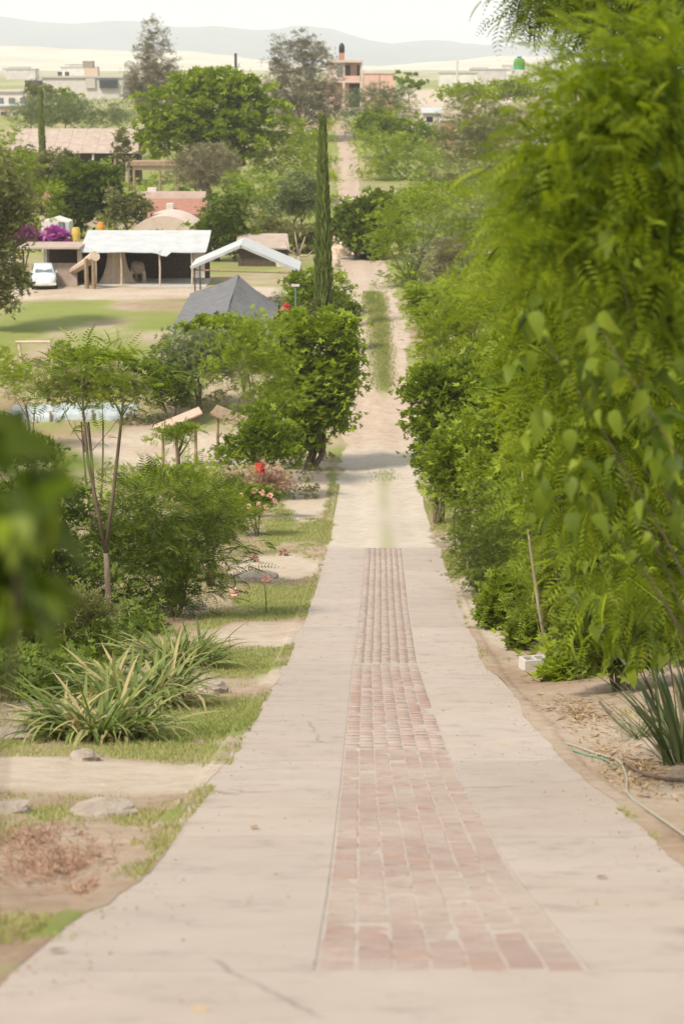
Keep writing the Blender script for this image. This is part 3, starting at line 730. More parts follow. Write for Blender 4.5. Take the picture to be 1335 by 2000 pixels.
# ---- far trees on the skyline and round the village
TR = [
 # name, label, Y, base px, lobes, n, size, kind, mat, clump, extra
 ('tall_sparse_tree', 'tall pointed tan tree with see-through crown beside the grey factory', 330, 300, [(300, 75, 26, 42), (295, 130, 45, 40), (300, 185, 55, 50), (265, 175, 25, 45), (330, 170, 25, 50)], 8500, .42, 'tuft', 'leaf_tan', .8, dict(gap=.2, bark='bark_pale', tr=.3, limbs=14)),
 ('rounded_grey_tree', 'big grey-brown rounded tree left of the pink house', 330, 590, [(590, 165, 68, 75), (595, 100, 34, 34), (545, 120, 24, 40), (625, 200, 38, 50), (548, 200, 38, 45)], 11000, .42, 'tuft', 'leaf_tan', .85, dict(tr=.3, limbs=12)),
 ('dense_green_tree', 'big dense bright green tree above the pink-roofed long shed', 225, 415, [(345, 215, 70, 62), (430, 205, 75, 62), (500, 225, 52, 60), (390, 170, 45, 28), (450, 165, 40, 22), (310, 265, 36, 40), (455, 275, 75, 48), (380, 255, 80, 45)], 11000, .42, 'sprig4', 'leaf_bright', .75, dict(tr=.45, limbs=14, shell=.35, per=18)),
 ('tan_bush', 'dry tan rounded bush in front of the dense bright green tree', 195, 405, [(405, 325, 58, 42), (375, 340, 40, 28), (440, 335, 30, 34)], 3600, .3, 'tuft', 'leaf_tan', .6, dict(stems=3, tr=.1)),
 ('green_thicket', 'bright lime thicket beside the foot of the far track', 225, 570, [(560, 285, 55, 40), (610, 300, 48, 52), (520, 330, 50, 45), (590, 345, 60, 45), (630, 265, 26, 30), (565, 245, 40, 28)], 8500, .34, 'frond', 'leaf_lime', .7, dict(stems=3, tr=.12, flat=.7)),
 ('feathery_tree', 'wide feathery green tree behind the white gabled shelter', 175, 530, [(500, 380, 60, 45), (560, 400, 65, 45), (605, 395, 36, 45), (530, 430, 75, 24), (470, 365, 36, 30)], 6000, .32, 'frond', 'leaf_bright', .7, dict(stems=3, tr=.13, flat=.7)),
 ('grey_green_bush', 'grey-green round bush behind the tall cypress column', 165, 585, [(590, 375, 40, 32), (560, 400, 36, 26)], 2000, .28, 'sprig', 'leaf_grey', .5, dict(stems=2, tr=.09)),
 ('roadside_thicket', 'dark glossy thicket hanging over the far track bend', 152, 700, [(695, 440, 44, 38), (740, 420, 45, 38), (720, 470, 32, 30), (665, 432, 14, 22)], 4600, .34, 'sprig4', 'leaf_deep', .6, dict(stems=3, tr=.1)),
 ('flat_crowned_acacia', 'bright green flat-crowned acacia right of the track bend', 128, 800, [(800, 420, 70, 45), (850, 395, 70, 32), (760, 460, 45, 45), (800, 500, 60, 50), (790, 555, 40, 40)], 7500, .24, 'frond', 'leaf_bright', .55, dict(tr=.14, limbs=10, flat=.6)),
 ('grey_acacia', 'pale grey-green acacia with rusty dead patch beside the bright acacia', 112, 890, [(890, 460, 75, 48), (930, 440, 55, 38), (860, 520, 60, 50), (920, 530, 60, 55)], 8000, .2, 'frond', 'leaf_grey', .5, dict(tr=.14, limbs=10, flat=.6)),
 ('dead_patch_shrub', 'brown half-dead shrub in front of the pale grey acacia', 106, 880, [(880, 500, 45, 36), (855, 530, 30, 30), (905, 560, 40, 26)], 1500, .22, 'tuft', 'leaf_tan', .45, dict(stems=2, tr=.07, gap=.2)),
 ('bright_scrub', 'lime green scrub in a low mound right of the far track', 262, 770, [(740, 290, 48, 36), (800, 300, 60, 34), (850, 315, 40, 30), (770, 335, 65, 30), (720, 345, 26, 24)], 6500, .4, 'frond', 'leaf_lime', .75, dict(stems=3, tr=.12)),
 ('green_scrub', 'fresh green scrub behind the lime mound by the far track', 300, 760, [(740, 250, 50, 30), (790, 260, 50, 32), (720, 235, 30, 24), (830, 275, 40, 26)], 4200, .42, 'sprig', 'leaf_bright', .8, dict(stems=3, tr=.12)),
 ('olive_scrub', 'pale olive scrub below the pink house', 345, 700, [(690, 215, 40, 36), (740, 205, 50, 36), (785, 220, 30, 40), (760, 180, 45, 14)], 4200, .42, 'tuft', 'leaf_grey', .9, dict(stems=3, tr=.12)),
 ('dark_shrub', 'dark brownish shrub standing on its own below the pink house', 325, 745, [(745, 225, 20, 26), (740, 205, 10, 12)], 700, .36, 'sprig', 'leaf_olive', .6, dict(tr=.08)),
 ('leafy_young_tree', 'small leafy young tree at the end of the pink boundary wall', 395, 795, [(795, 160, 26, 14), (780, 150, 12, 14), (812, 168, 10, 10)], 420, .5, 'sprig4', 'leaf_lime', .5, dict(tr=.1, gap=.2)),
 ('dry_thorn_scrub', 'dry grey-brown thorn scrub on the slope by the brick hut', 240, 930, [(930, 230, 75, 36), (980, 260, 60, 40), (905, 275, 60, 30), (950, 310, 70, 26)], 6000, .38, 'tuft', 'leaf_olive', .8, dict(stems=4, tr=.1, flat=.6)),
 ('slope_scrub', 'green scrub around the foot of the white pole', 330, 940, [(905, 185, 45, 16), (960, 178, 60, 18), (1030, 175, 50, 20)], 3000, .45, 'sprig', 'leaf_lime', .9, dict(stems=3, tr=.1)),
 ('umbrella_thorn', 'low spreading thorn tree below the dry thorn scrub', 205, 940, [(910, 345, 70, 26), (980, 330, 55, 26), (870, 365, 50, 24), (1000, 370, 60, 30)], 5200, .34, 'frond', 'leaf_olive', .7, dict(tr=.14, flat=.55)),
 ('hedge_tree', 'bright rounded tree in front of the low spreading thorn tree', 165, 880, [(870, 395, 60, 30), (930, 390, 60, 30), (830, 385, 40, 24)], 4200, .28, 'frond', 'leaf_bright', .6, dict(tr=.12, flat=.6)),
 # village side, left
 ('hedge_bush', 'loose grey-green hedge between the factory and the long pink-roofed shed', 300, 160, [(60, 225, 50, 24), (120, 215, 55, 30), (185, 225, 60, 22), (235, 225, 40, 22)], 5000, .42, 'tuft', 'leaf_grey', .9, dict(stems=5, tr=.1)),
 ('small_garden_tree', 'light green small tree in front of the factory wall', 310, 140, [(140, 195, 24, 18), (125, 205, 22, 20)], 900, .42, 'sprig', 'leaf_lime', .7, dict(tr=.1, gap=.2)),
 ('wispy_tree', 'wispy light tree right behind the slim roadside cypress', 305, 75, [(75, 180, 24, 20), (95, 190, 18, 18), (62, 195, 16, 18)], 800, .42, 'sprig', 'leaf_olive', .7, dict(tr=.1, gap=.25)),
 ('dark_mango_tree', 'dark rounded tree behind the bougainvillea and white hut', 172, 165, [(165, 365, 58, 48), (140, 405, 45, 38), (195, 400, 40, 34), (200, 350, 35, 30)], 5200, .34, 'sprig4', 'leaf_deep', .6, dict(tr=.22, limbs=10)),
 ('pale_garden_bush', 'pale green bush under the eaves of the long pink-roofed shed', 200, 100, [(60, 330, 60, 34), (120, 325, 40, 28), (30, 350, 40, 40)], 3400, .32, 'sprig', 'leaf_olive', .6, dict(stems=3, tr=.1)),
 ('sapling_bush', 'spindly yellowish bush in front of the long shed roof', 215, 243, [(243, 300, 15, 40), (240, 275, 12, 24)], 500, .34, 'sprig', 'leaf_olive', .5, dict(tr=.08, gap=.3)),
 ('yard_bush', 'mid green bush between the red roof and the arched roof', 168, 250, [(255, 410, 40, 26), (240, 385, 26, 22), (225, 425, 26, 18)], 1900, .28, 'sprig', 'leaf_olive', .5, dict(stems=2, tr=.08)),
 ('shed_bush', 'rambling green bush right of the white-roofed shed', 150, 430, [(430, 440, 44, 38), (460, 470, 44, 28), (405, 460, 26, 34), (440, 400, 36, 24)], 3600, .26, 'sprig', 'leaf_deep', .5, dict(stems=3, tr=.09)),
 ('rambling_bush', 'pale leafy bush above the brown roof behind the gabled shelter', 158, 560, [(560, 460, 55, 22), (600, 470, 36, 30), (520, 450, 30, 20)], 2400, .26, 'sprig', 'leaf_olive', .5, dict(stems=2, tr=.08)),
 ('roadside_bush', 'leafy green bush at the foot of the tall cypress column', 112, 610, [(600, 560, 36, 30), (655, 570, 28, 34), (670, 600, 22, 24), (585, 600, 30, 26)], 2600, .2, 'sprig', 'leaf_bright', .4, dict(stems=3, tr=.06)),
 ('edge_bush', 'broken olive bush leaning over the yard edge by the parked car', 105, -20, [(-10, 480, 55, 120), (-20, 380, 70, 90), (10, 560, 40, 50), (40, 420, 40, 50)], 6000, .22, 'sprig', 'leaf_olive', .5, dict(stems=3, tr=.1)),
 ('shade_tree', 'wide light tree above the bougainvillea at the yard edge', 140, 40, [(30, 360, 60, 50), (70, 385, 45, 36), (10, 310, 40, 50)], 3600, .28, 'frond', 'leaf_lime', .55, dict(tr=.12)),
]
for i, (nm, lab, Y, bpx, lob, n, sz, kd, mt, cl, ex) in enumerate(TR):
    tree(nm, lab, 'tree' if 'tree' in nm or 'acacia' in nm or 'thorn' == nm[-5:] else 'shrub', LB(Y, lob), base_at(bpx, Y), n, sz, kd.replace('frond', 'frondfar'), mt, cl, seed=100 + i, **ex)

# ---- tall slim cypresses
def cypress(label, px, Y, py0, py1, wpx, seed):
    top = at(px, py0, Y); x = top.x; z0 = gz(x, Y); h = top.z - z0; r = wpx / 2 / ppm(Y)
    root = thing('cypress_tree', label, 'tree', (x, Y, z0 - .03), 'slim cypresses')
    MB().tube([(x, Y, z0 - .1), (x, Y, z0 + h * .5), (x, Y, z0 + h * .93)], [.11, .07, .015]).build('trunk', 'bark', root)
    rng = np.random.default_rng(seed); n = 5200
    t = rng.random(n) ** .8; a = rng.random(n) * 2 * PI
    prof_ = r * np.minimum(1, .72 + 1.4 * t) * np.clip(1 - t, 0, 1) ** .8 + .03
    prof_ = prof_ * (1 + .16 * (vn(a * 2.1 + seed, t * 9, seed) - .5) * 2)
    rr = prof_ * (.62 + .4 * rng.random(n))
    P = np.stack([x + rr * np.cos(a), Y + rr * np.sin(a), z0 + .12 + t * (h - .5)], -1)
    D = np.stack([np.cos(a) * .22, np.sin(a) * .22, np.ones(n)], -1) + rng.normal(size=(n, 3)) * .06
    V, F, m, k = scatter(T_leaf(.16), P, D, rng.uniform(.3, .6, n) * (h / 10), rng=rng)
    link('crown', np_mesh('crown', V - np.array((x, Y, z0 - .03)), F, np.repeat(vn(a * 5, t * .6, 3) * .6 + rng.random(n) * .4, k)), 'leaf_cypress', root)
cypress('very tall slim cypress beside the dirt track', 630, 106, 226, 605, 34, 3)
cypress('slim cypress in front of the long pink-roofed shed', 79, 205, 172, 350, 15, 4)

# ---- middle distance, left of the track
MID = [
 ('layered_tree', 'dense dark layered tree overhanging the left rim of the dirt track', 76, 595, [(620, 645, 76, 30), (660, 690, 36, 36), (632, 745, 62, 42), (590, 790, 66, 48), (645, 800, 42, 42), (575, 850, 45, 36), (560, 700, 50, 40)], 9500, .17, 'sprig4', 'leaf_bright', .42, dict(tr=.13, stems=3, limbs=12, shell=.4)),
 ('layered_tree', 'lighter green tree with bare pale stem beside the dark layered tree', 71, 492, [(480, 660, 66, 36), (450, 705, 52, 42), (520, 715, 50, 45), (500, 640, 40, 20), (540, 770, 50, 40)], 5200, .17, 'frond', 'leaf_bright', .42, dict(tr=.06, bark='bark_pale', limbs=9)),
 ('silvery_bush', 'silvery grey-green bush by the grey net tent', 88, 385, [(380, 690, 62, 40), (335, 715, 42, 34), (420, 700, 40, 40)], 4200, .17, 'sprig', 'leaf_grey', .42, dict(stems=3, tr=.05)),
 ('leafy_hedge', 'fresh green leafy hedge along the foot of the grey net tent', 96, 410, [(395, 640, 42, 16), (430, 636, 30, 16), (470, 645, 40, 14)], 1900, .2, 'sprig4', 'leaf_bright', .35, dict(stems=4, tr=.04)),
 ('understory_shrub', 'leafy shrub under the lighter green tree', 68, 520, [(520, 855, 52, 34), (470, 885, 50, 30), (560, 890, 30, 22), (500, 820, 40, 26)], 2800, .15, 'sprig', 'leaf_bright', .36, dict(stems=3, tr=.04)),
 ('umbrella_sapling', 'small flat-topped sapling with one dark stem in the sandy clearing', 70, 347, [(345, 850, 52, 12), (360, 842, 30, 10)], 700, .2, 'frond', 'leaf_lime', .3, dict(tr=.075, flat=.4, limbs=5)),
 ('clearing_bush', 'loose green bush behind the blue-white tarp', 86, 330, [(300, 745, 50, 34), (350, 760, 36, 30), (260, 735, 40, 26)], 2400, .17, 'sprig', 'leaf_deep', .4, dict(stems=3, tr=.05)),
 ('yellowish_bush', 'yellowish bush beside the white goal frame', 92, 145, [(140, 690, 36, 18), (170, 700, 30, 16), (220, 700, 40, 16)], 1300, .18, 'sprig', 'leaf_lime', .36, dict(stems=3, tr=.04)),
 ('track_bush', 'small bush with rusty flowers at the track edge below the cypress', 100, 660, [(668, 630, 16, 20), (690, 610, 12, 22)], 700, .18, 'sprig', 'leaf_deep', .3, dict(stems=2, tr=.04)),
 ('dark_garden_bush', 'dark bush at the left end of the sandy clearing', 44, 40, [(20, 870, 70, 28), (80, 885, 36, 20), (-10, 850, 50, 26)], 2600, .1, 'sprig4', 'leaf_deep', .3, dict(stems=3, tr=.04)),
 ('feathery_bush', 'broad feathery green bush above the strap-leaved clump', 37, 330, [(320, 1000, 105, 58), (385, 1075, 85, 72), (270, 1095, 85, 85), (350, 1140, 85, 48), (420, 1010, 55, 40), (240, 1010, 45, 45)], 1700, .36, 'frondfine', 'leaf_deep', .5, dict(stems=5, tr=.03, limbs=14, per=6, up=.3)),
 ('feathery_bush', 'lighter feathery bush behind the broad feathery bush', 43, 410, [(400, 960, 60, 36), (340, 950, 60, 36), (440, 1000, 40, 36)], 800, .34, 'frondfine', 'leaf_bright', .5, dict(stems=4, tr=.03, per=6, up=.3)),
 ('twiggy_thicket', 'dark twiggy thicket beside the thin forked sapling', 36, 90, [(60, 1010, 100, 70), (40, 1130, 90, 80), (120, 1090, 70, 55), (60, 1230, 90, 50)], 5200, .12, 'sprig', 'leaf_deep', .3, dict(stems=6, tr=.03, limbs=20, gap=.12)),
 ('grey_twig_bush', 'grey-brown twiggy bush behind the strap-leaved clump', 30, 110, [(110, 1215, 90, 42), (30, 1250, 70, 50), (170, 1190, 40, 30)], 2200, .12, 'tuft', 'leaf_olive', .28, dict(stems=6, tr=.02, limbs=20)),
 ('rose_bush', 'low rose bush with blush blooms at the edge of the verge turf', 56, 500, [(505, 975, 34, 26), (470, 985, 36, 24), (455, 960, 34, 22)], 2000, .09, 'sprig', 'leaf_deep', .22, dict(stems=4, tr=.02)),
 ('russet_shrub', 'russet-leaved low shrub behind the blush rose bush', 62, 505, [(505, 935, 46, 22), (540, 945, 28, 18), (455, 940, 30, 14)], 1700, .1, 'sprig', 'leaf_red', .25, dict(stems=4, tr=.02)),
]
ROOTS = {}
for i, (nm, lab, Y, bpx, lob, n, sz, kd, mt, cl, ex) in enumerate(MID):
    ROOTS[nm] = tree(nm, lab, 'tree' if 'tree' in nm else ('sapling' if 'sapling' in nm else 'shrub'), LB(Y, lob), base_at(bpx, Y), n, sz, kd, mt, cl, seed=300 + i, **ex)

# thin forked sapling with feathery heads
def forked_sapling():
    Y = 35.0; b = base_at(216, Y); B = Vector((b[0], b[1], gz(*b) - .03))
    root = thing('forked_sapling', 'thin forked sapling with two bare stems and feathery heads', 'sapling', B)
    f = at(207, 1080, Y)
    s1 = [at(190, 990, Y), at(172, 900, Y), at(163, 805, Y), at(160, 740, Y)]; s2 = [at(222, 960, Y), at(233, 860, Y), at(238, 815, Y), at(243, 745, Y)]
    mb = MB(); mb.tube([B - Vector((0, 0, .1)), at(212, 1160, Y), f], [.075, .06, .045], 8)
    mb.tube([f] + s1, [.04, .034, .03, .024, .012]); mb.tube([f] + s2, [.04, .034, .03, .026, .012])
    for e, dx in ((s1[2], -30), (s1[2], 25), (s2[2], -25), (s2[2], 30)):
        q = e + Vector((dx / ppm(Y), .1, .35)); mb.tube([e, e.lerp(q, .5) + Vector((0, 0, .05)), q], [.014, .01, .005], 5)
    mb.build('trunk', 'bark', root, smooth=True)
    me, _ = crown_mesh(LB(Y, [(155, 735, 62, 45), (250, 760, 45, 42), (110, 775, 45, 30), (195, 700, 50, 26), (290, 720, 36, 26), (165, 855, 20, 12)]), 240, .40, 'frondfine', .5, 6, B, 351, up=.3)
    link('crown', me, 'leaf_bright', root)
forked_sapling()

# ---- right-hand hedge, far to near
RH = [
 ('lime_acacia', 'lime green acacia at the crest on the right of the dirt track', 72, 900, [(850, 630, 48, 34), (910, 600, 75, 55), (840, 690, 34, 40), (890, 680, 75, 50), (960, 620, 70, 70)], 9000, .17, 'frond', 'leaf_lime', .42, dict(tr=.1, limbs=12, flat=.65)),
 ('dense_hedge_bush', 'dense leafy bush bulging over the right rim of the dirt track', 60, 860, [(832, 750, 36, 40), (880, 760, 70, 55), (845, 820, 50, 45), (910, 830, 75, 55), (960, 760, 80, 80), (800, 772, 22, 12), (850, 890, 50, 40), (900, 920, 60, 40)], 10500, .13, 'sprig4', 'leaf_bright', .34, dict(stems=4, tr=.06, limbs=14, shell=.4)),
 ('coarse_shrub', 'coarse-leaved shrub with stray twigs at the right track edge', 50, 900, [(885, 900, 48, 45), (945, 880, 80, 70), (905, 945, 55, 36), (1000, 940, 70, 80)], 6500, .15, 'sprig', 'leaf_broad', .34, dict(stems=5, tr=.03, limbs=20)),
 ('soft_shrub', 'soft fine-leaved shrub beside the end of the paved strip', 41, 960, [(925, 1000, 62, 45), (955, 1075, 70, 66), (985, 1145, 55, 52), (1020, 1050, 70, 90), (900, 1040, 30, 40), (960, 1175, 45, 26), (925, 1115, 34, 26), (995, 1215, 30, 26)], 9500, .085, 'frond', 'leaf_deep', .26, dict(stems=5, tr=.025, limbs=18)),
 ('bank_shrub', 'yellow-green shrub on the bank above the white concrete block', 31, 1090, [(1060, 900, 80, 100), (1095, 1050, 75, 110), (1060, 1160, 55, 70), (1150, 1180, 80, 80), (1040, 790, 70, 80), (1130, 960, 80, 110)], 9000, .13, 'frond', 'leaf_broad', .3, dict(stems=5, tr=.035, limbs=20)),
 ('glossy_plant', 'small glossy green plant beside the white concrete block', 31.5, 1032, [(1030, 1235, 36, 36), (1012, 1265, 18, 22)], 500, .1, 'sprig4', 'leaf_deep', .16, dict(stems=3, tr=.015)),
 ('low_leafy_plant', 'low leafy plant on the sandy bank in front of the block', 26.5, 1110, [(1110, 1300, 36, 38), (1140, 1330, 40, 30), (1085, 1320, 22, 26)], 700, .12, 'sprig4', 'leaf_bright', .16, dict(stems=3, tr=.012)),
]
for i, (nm, lab, Y, bpx, lob, n, sz, kd, mt, cl, ex) in enumerate(RH):
    tree(nm, lab, 'tree' if 'acacia' in nm else ('shrub' if 'plant' not in nm else 'plant'), LB(Y, lob), base_at(bpx, Y), n, sz, kd, mt, cl, seed=400 + i, **ex)

def part_mesh(name, tm, mat, smooth=False):
    V, F = tm; return_ = np_mesh(name, V, F, None, smooth); return_.materials.append(M[mat]); return return_
def rot_to(d, roll):
    d = Vector(d).normalized(); return d.to_track_quat('X', 'Z').to_matrix().to_4x4() @ Matrix.Rotation(roll, 4, 'X')
def leafy_parts(root, meshes, name, spots):
    """each large leaf its own object under the plant: spots = (point, direction, size, roll)"""
    o0 = ORG[root.name]
    for p, d, s, r in spots:
        o = bpy.data.objects.new(name, random.choice(meshes)); COL.objects.link(o); o.parent = root
        o.matrix_local = Matrix.Translation(Vector(p) - o0) @ rot_to(d, r) @ Matrix.Diagonal((s, s, s, 1))
def lobe_spots(lobes, n, size, rng, down=.3, shell=.6, toward=0.0):
    vol = [l[3] * l[5] for l in lobes]; out = []
    for _ in range(n):
        l = rng.choices(lobes, vol)[0]
        d = Vector((rng.gauss(0, 1), rng.gauss(0, 1), rng.gauss(0, 1))).normalized(); r = rng.random() ** shell
        p = Vector((l[0] + d.x * r * l[3], l[1] + d.y * r * l[4], l[2] + d.z * r * l[5]))
        q = Vector((d.x * .7 + rng.gauss(0, .5), d.y * .5 - toward + rng.gauss(0, .5), d.z * .3 - down + rng.gauss(0, .35)))
        out.append((p, q, size * rng.uniform(.5, 1.4), rng.gauss(0, .5)))
    return out

# tall feathery trees close on the right: fronds as parts, the deeper foliage as one mass
frondM = [part_mesh('frond', T_frond(12 + i, .24 + .02 * i, .26, .25 + .14 * i), 'leaf_near') for i in range(4)]
frondD = [part_mesh('frond', T_frond(10 + i, .20, .24, .25 + .12 * i), 'leaf_deep') for i in range(3)]
def feathery_tree(label, Y, base, lobes, nparts, nmass, size, seed, meshes, mat, tr=.09, down=.25, per=8, kind='frond', limbs=16):
    rng = random.Random(seed); b = Vector((base[0], base[1], gz(*base) - .04))
    root = thing('feathery_tree', label, 'tree', b)
    me, Cc = crown_mesh(lobes, nmass, size, kind, size * 1.6, per, b, seed, up=.1, droop=down)
    link('crown', me, mat, root)['kind'] = 'stuff'
    front = [(l[0], l[1] - l[4] * .35, l[2], l[3], l[4], l[5]) for l in lobes]
    leafy_parts(root, meshes, 'frond', lobe_spots(front, nparts, size * 1.05, rng, down, .5, .2))
    mb = MB(); top = Vector((b.x - .12, b.y, b.z + (3.2 if b.y > 10 else 1.6)))
    mb.tube(limb_points(b - Vector((0, 0, .1)), top, .08, rng, 5), [tr * 1.3, tr, tr, tr * .9, tr * .85, tr * .8], 9)
    for k in range(limbs):
        t = Vector(Cc[rng.randrange(len(Cc))]); st = b.lerp(top, rng.uniform(.35, 1)); r0 = tr * rng.uniform(.25, .5)
        mb.tube(limb_points(st, t, .2, rng, 6), [r0 * (1 - .14 * q) for q in range(7)], 5)
    mb.build('trunk', 'bark', root, smooth=True); return root
feathery_tree('tall feathery tree rising behind the sword-leaved clump', 15, (3.3, 15.5), LB(14.5, [(1130, 520, 120, 130), (1060, 640, 80, 120), (1240, 600, 120, 160), (1170, 800, 130, 150), (1280, 900, 110, 180), (1230, 1080, 110, 130), (1120, 960, 80, 120), (1050, 430, 70, 70), (1300, 1180, 70, 90)]), 285, 3000, .24, 501, frondM, 'leaf_near', .07, kind='frondfine', per=6)
feathery_tree('feathery tree with upper crown reaching over the bank shrub', 7, (3.0, 10.2), LB(9.2, [(1220, 270, 115, 80), (1110, 390, 100, 60), (1290, 420, 80, 120), (1070, 300, 55, 50), (1300, 180, 80, 60), (1270, 560, 80, 100), (1180, 480, 90, 50), (1060, 480, 60, 40), (1190, 130, 60, 36), (1280, 95, 80, 50), (1130, 180, 50, 36)]), 290, 2000, .19, 502, frondM, 'leaf_near', .022, limbs=8, kind='frondfine', per=5)
# the dark bough along the top edge
def hanging_tree():
    Y = 17.0; base = (4.6, 17.6); b = Vector((base[0], base[1], gz(*base) - .04)); rng = random.Random(77)
    root = thing('overhanging_tree', 'tree with a dark drooping fine-leaved bough against the pale sky', 'tree', b)
    lob = LB(Y, [(1130, -5, 90, 40), (1230, 15, 115, 55), (1320, 25, 60, 70), (1060, 5, 50, 28), (1200, -60, 150, 60), (1300, 70, 60, 40)])
    me, Cc = crown_mesh(lob, 1500, .25, 'frondfine', .28, 6, b, 78, up=-.1, droop=.6); link('crown', me, 'leaf_deep', root)['kind'] = 'stuff'
    leafy_parts(root, frondD, 'frond', lobe_spots(lob, 290, .27, rng, .8, .4, .1))
    mb = MB(); top = Vector((4.0, 17.2, b.z + 6.0)); mb.tube(limb_points(b - Vector((0, 0, .1)), top, .05, rng, 5), [.11, .09, .085, .08, .07, .06], 9)
    for k in range(14):
        t = Vector(Cc[rng.randrange(len(Cc))]); mb.tube(limb_points(b.lerp(top, rng.uniform(.8, 1)), t, .12, rng, 6), [.04, .034, .028, .02, .015, .01, .005], 5)
    mb.build('trunk', 'bark', root, smooth=True)
hanging_tree()

# broad-leaved climbers in front of the hedge
broadM = [part_mesh('leaf', T_broad(.5 + .08 * i, .25 + .2 * i), 'leaf_broad', True) for i in range(4)]
broadN = [part_mesh('leaf', T_broad(.42 + .06 * i, .25 + .2 * i), 'leaf_near', True) for i in range(4)]
broadD = [part_mesh('leaf', T_broad(.46 + .06 * i, .25 + .2 * i), 'leaf_deep', True) for i in range(3)]
def broad_plant(name, label, base, lobes, n, size, seed, meshes, down=.9, nst=6, tr=.008, toward=.3, cat='plant'):
    rng = random.Random(seed); b = Vector((base[0], base[1], gz(*base) - .03)); root = thing(name, label, cat, b)
    sp = lobe_spots(lobes, n, size, rng, down, .6, toward)
    leafy_parts(root, meshes, 'leaf', sp)
    for k in range(nst):
        t = sp[rng.randrange(len(sp))][0]; mb = MB(); r0 = tr * rng.uniform(.7, 1.2)
        mb.tube(limb_points(b + Vector((rng.uniform(-.2, .2), rng.uniform(-.2, .2), -.08)), t, .15, rng, 8), [r0 * (1 - .09 * q) for q in range(9)], 6)
        mb.build('stem', 'bark', root, smooth=True)
    return root
broad_plant('broad_leaved_climber', 'tall climber with broad hanging leaves in front of the feathery tree', (2.35, 9.6), LB(8.8, [(1150, 560, 110, 120), (1060, 900, 70, 120), (1230, 760, 100, 160), (1120, 720, 110, 120), (1260, 980, 80, 150), (1140, 960, 80, 120), (1050, 640, 60, 110)]), 120, .10, 601, broadM)
broad_plant('broad_leaved_climber', 'shorter climber with broad drooping leaves over the sandy bank', (3.2, 17.5), LB(17, [(1200, 1120, 80, 130), (1280, 1180, 70, 120), (1150, 1180, 50, 90), (1220, 1250, 50, 70), (1300, 1040, 50, 120)]), 290, .17, 602, broadM)
broad_plant('yellow_green_shrub', 'shrub with long yellow-green leaves leaning in from the right bank', (2.65, 9.6), LB(9.2, [(1270, 420, 90, 130), (1290, 640, 70, 120), (1300, 260, 60, 90), (1200, 420, 70, 60), (1310, 860, 40, 120)]), 150, .15, 603, broadN, .5)
# stray leafy branch close on the left, far out of focus
broad_plant('near_shrub', 'blurred broad-leaved shrub leaning in at the left edge', (-.95, 2.9), LB(2.7, [(0, 960, 90, 40), (70, 950, 60, 36), (-20, 1150, 80, 55), (30, 1170, 60, 36), (-70, 1270, 60, 50), (-20, 830, 50, 30), (-10, 1060, 90, 40)]), 130, .085, 604, broadN[:2] + broadD, .25, 6, .006, cat='shrub')
# slender bare stem leaning out of the hedge
p0, p1 = hit(1072, 1292), at(1020, 940, 30)
r_ = thing('slender_sapling', 'slender bare pale stem leaning out of the hedge by the block', 'sapling', p0)
MB().tube([p0 - Vector((0, 0, .1)), at(1050, 1180, p0.y), at(1036, 1080, p0.y), at(1022, 960, p0.y), at(1018, 915, p0.y)], [.03, .026, .022, .016, .008]).build('trunk', 'bark_pale', r_, smooth=True)
me, _ = crown_mesh(LB(p0.y, [(1018, 900, 26, 30), (1030, 960, 20, 24)]), 60, .16, 'sprig', .2, 6, p0, 611); link('crown', me, 'leaf_bright', r_)

# ---- strap-leaved clumps on the left, sword-leaved clump on the right: every leaf its own piece
strapM = [part_mesh('leaf', T_blade(.05, 7, .45 + .22 * i, .5 + .3 * i), 'leaf_strap', True) for i in range(4)]
swordM = [part_mesh('leaf', T_blade(.034, 6, .10 + .16 * i, .3), 'leaf_sword', True) for i in range(3)]
def clump(name, label, px, py, rad, n, size, seed, meshes, spread, cat='plant', sy=.6, group=None):
    rng = random.Random(seed); c = hit(px, py); root = thing(name, label, cat, c, group)
    for i in range(n):
        a = rng.uniform(0, 2 * PI); q = rng.random() ** .6
        x, y = c.x + math.cos(a) * rad * q, c.y + math.sin(a) * rad * sy * q
        o = bpy.data.objects.new('leaf', rng.choice(meshes)); COL.objects.link(o); o.parent = root
        s = size * rng.uniform(.6, 1.25); tilt = rng.gauss(spread * (.25 + .75 * q), .18)
        az = a + rng.gauss(0, .8)
        o.matrix_local = Matrix.Translation(Vector((x, y, gz(x, y) - .02)) - c) @ Matrix.Rotation(az, 4, 'Z') @ Matrix.Rotation(tilt, 4, 'Y') @ Matrix.Rotation(rng.gauss(0, .25), 4, 'X') @ Matrix.Diagonal((s, s, s, 1))
    return root
clump('strap_leaved_clump', 'large clump of arching green strap leaves with dry tips beside flat stones', 190, 1440, .48, 298, .80, 21, strapM, .3)
clump('strap_leaved_clump', 'strap-leaved clump tucked behind the larger one with dry flower heads', 265, 1375, .6, 298, .85, 22, strapM, .28)
clump('strap_leaved_clump', 'darker low tuft of strap leaves at the foot of the feathery bush', 345, 1300, .55, 260, .85, 23, strapM, .3)
clump('sword_leaved_clump', 'dark upright sword-leaved clump on the right bank', 1345, 1490, .22, 90, 1.05, 24, swordM, .15)
clump('sword_leaved_clump', 'small splayed sword-leaved rosette beside the dark upright clump', 1245, 1440, .08, 46, .5, 25, swordM, .75)

# ================================================================== BUILDINGS AND YARD
def RC(px0, px1, py0, py1, Y):
    a = at(px0, py0, Y); b = at(px1, py1, Y); return a.x, b.x, min(a.z, b.z), max(a.z, b.z)            # x0, x1, z bottom, z top
def house(name, label, cat, px, Y, group=None):
    x = (px - CPX) / ppm(Y); return thing(name, label, cat, (x, Y, gz(x, Y) - .05), group)

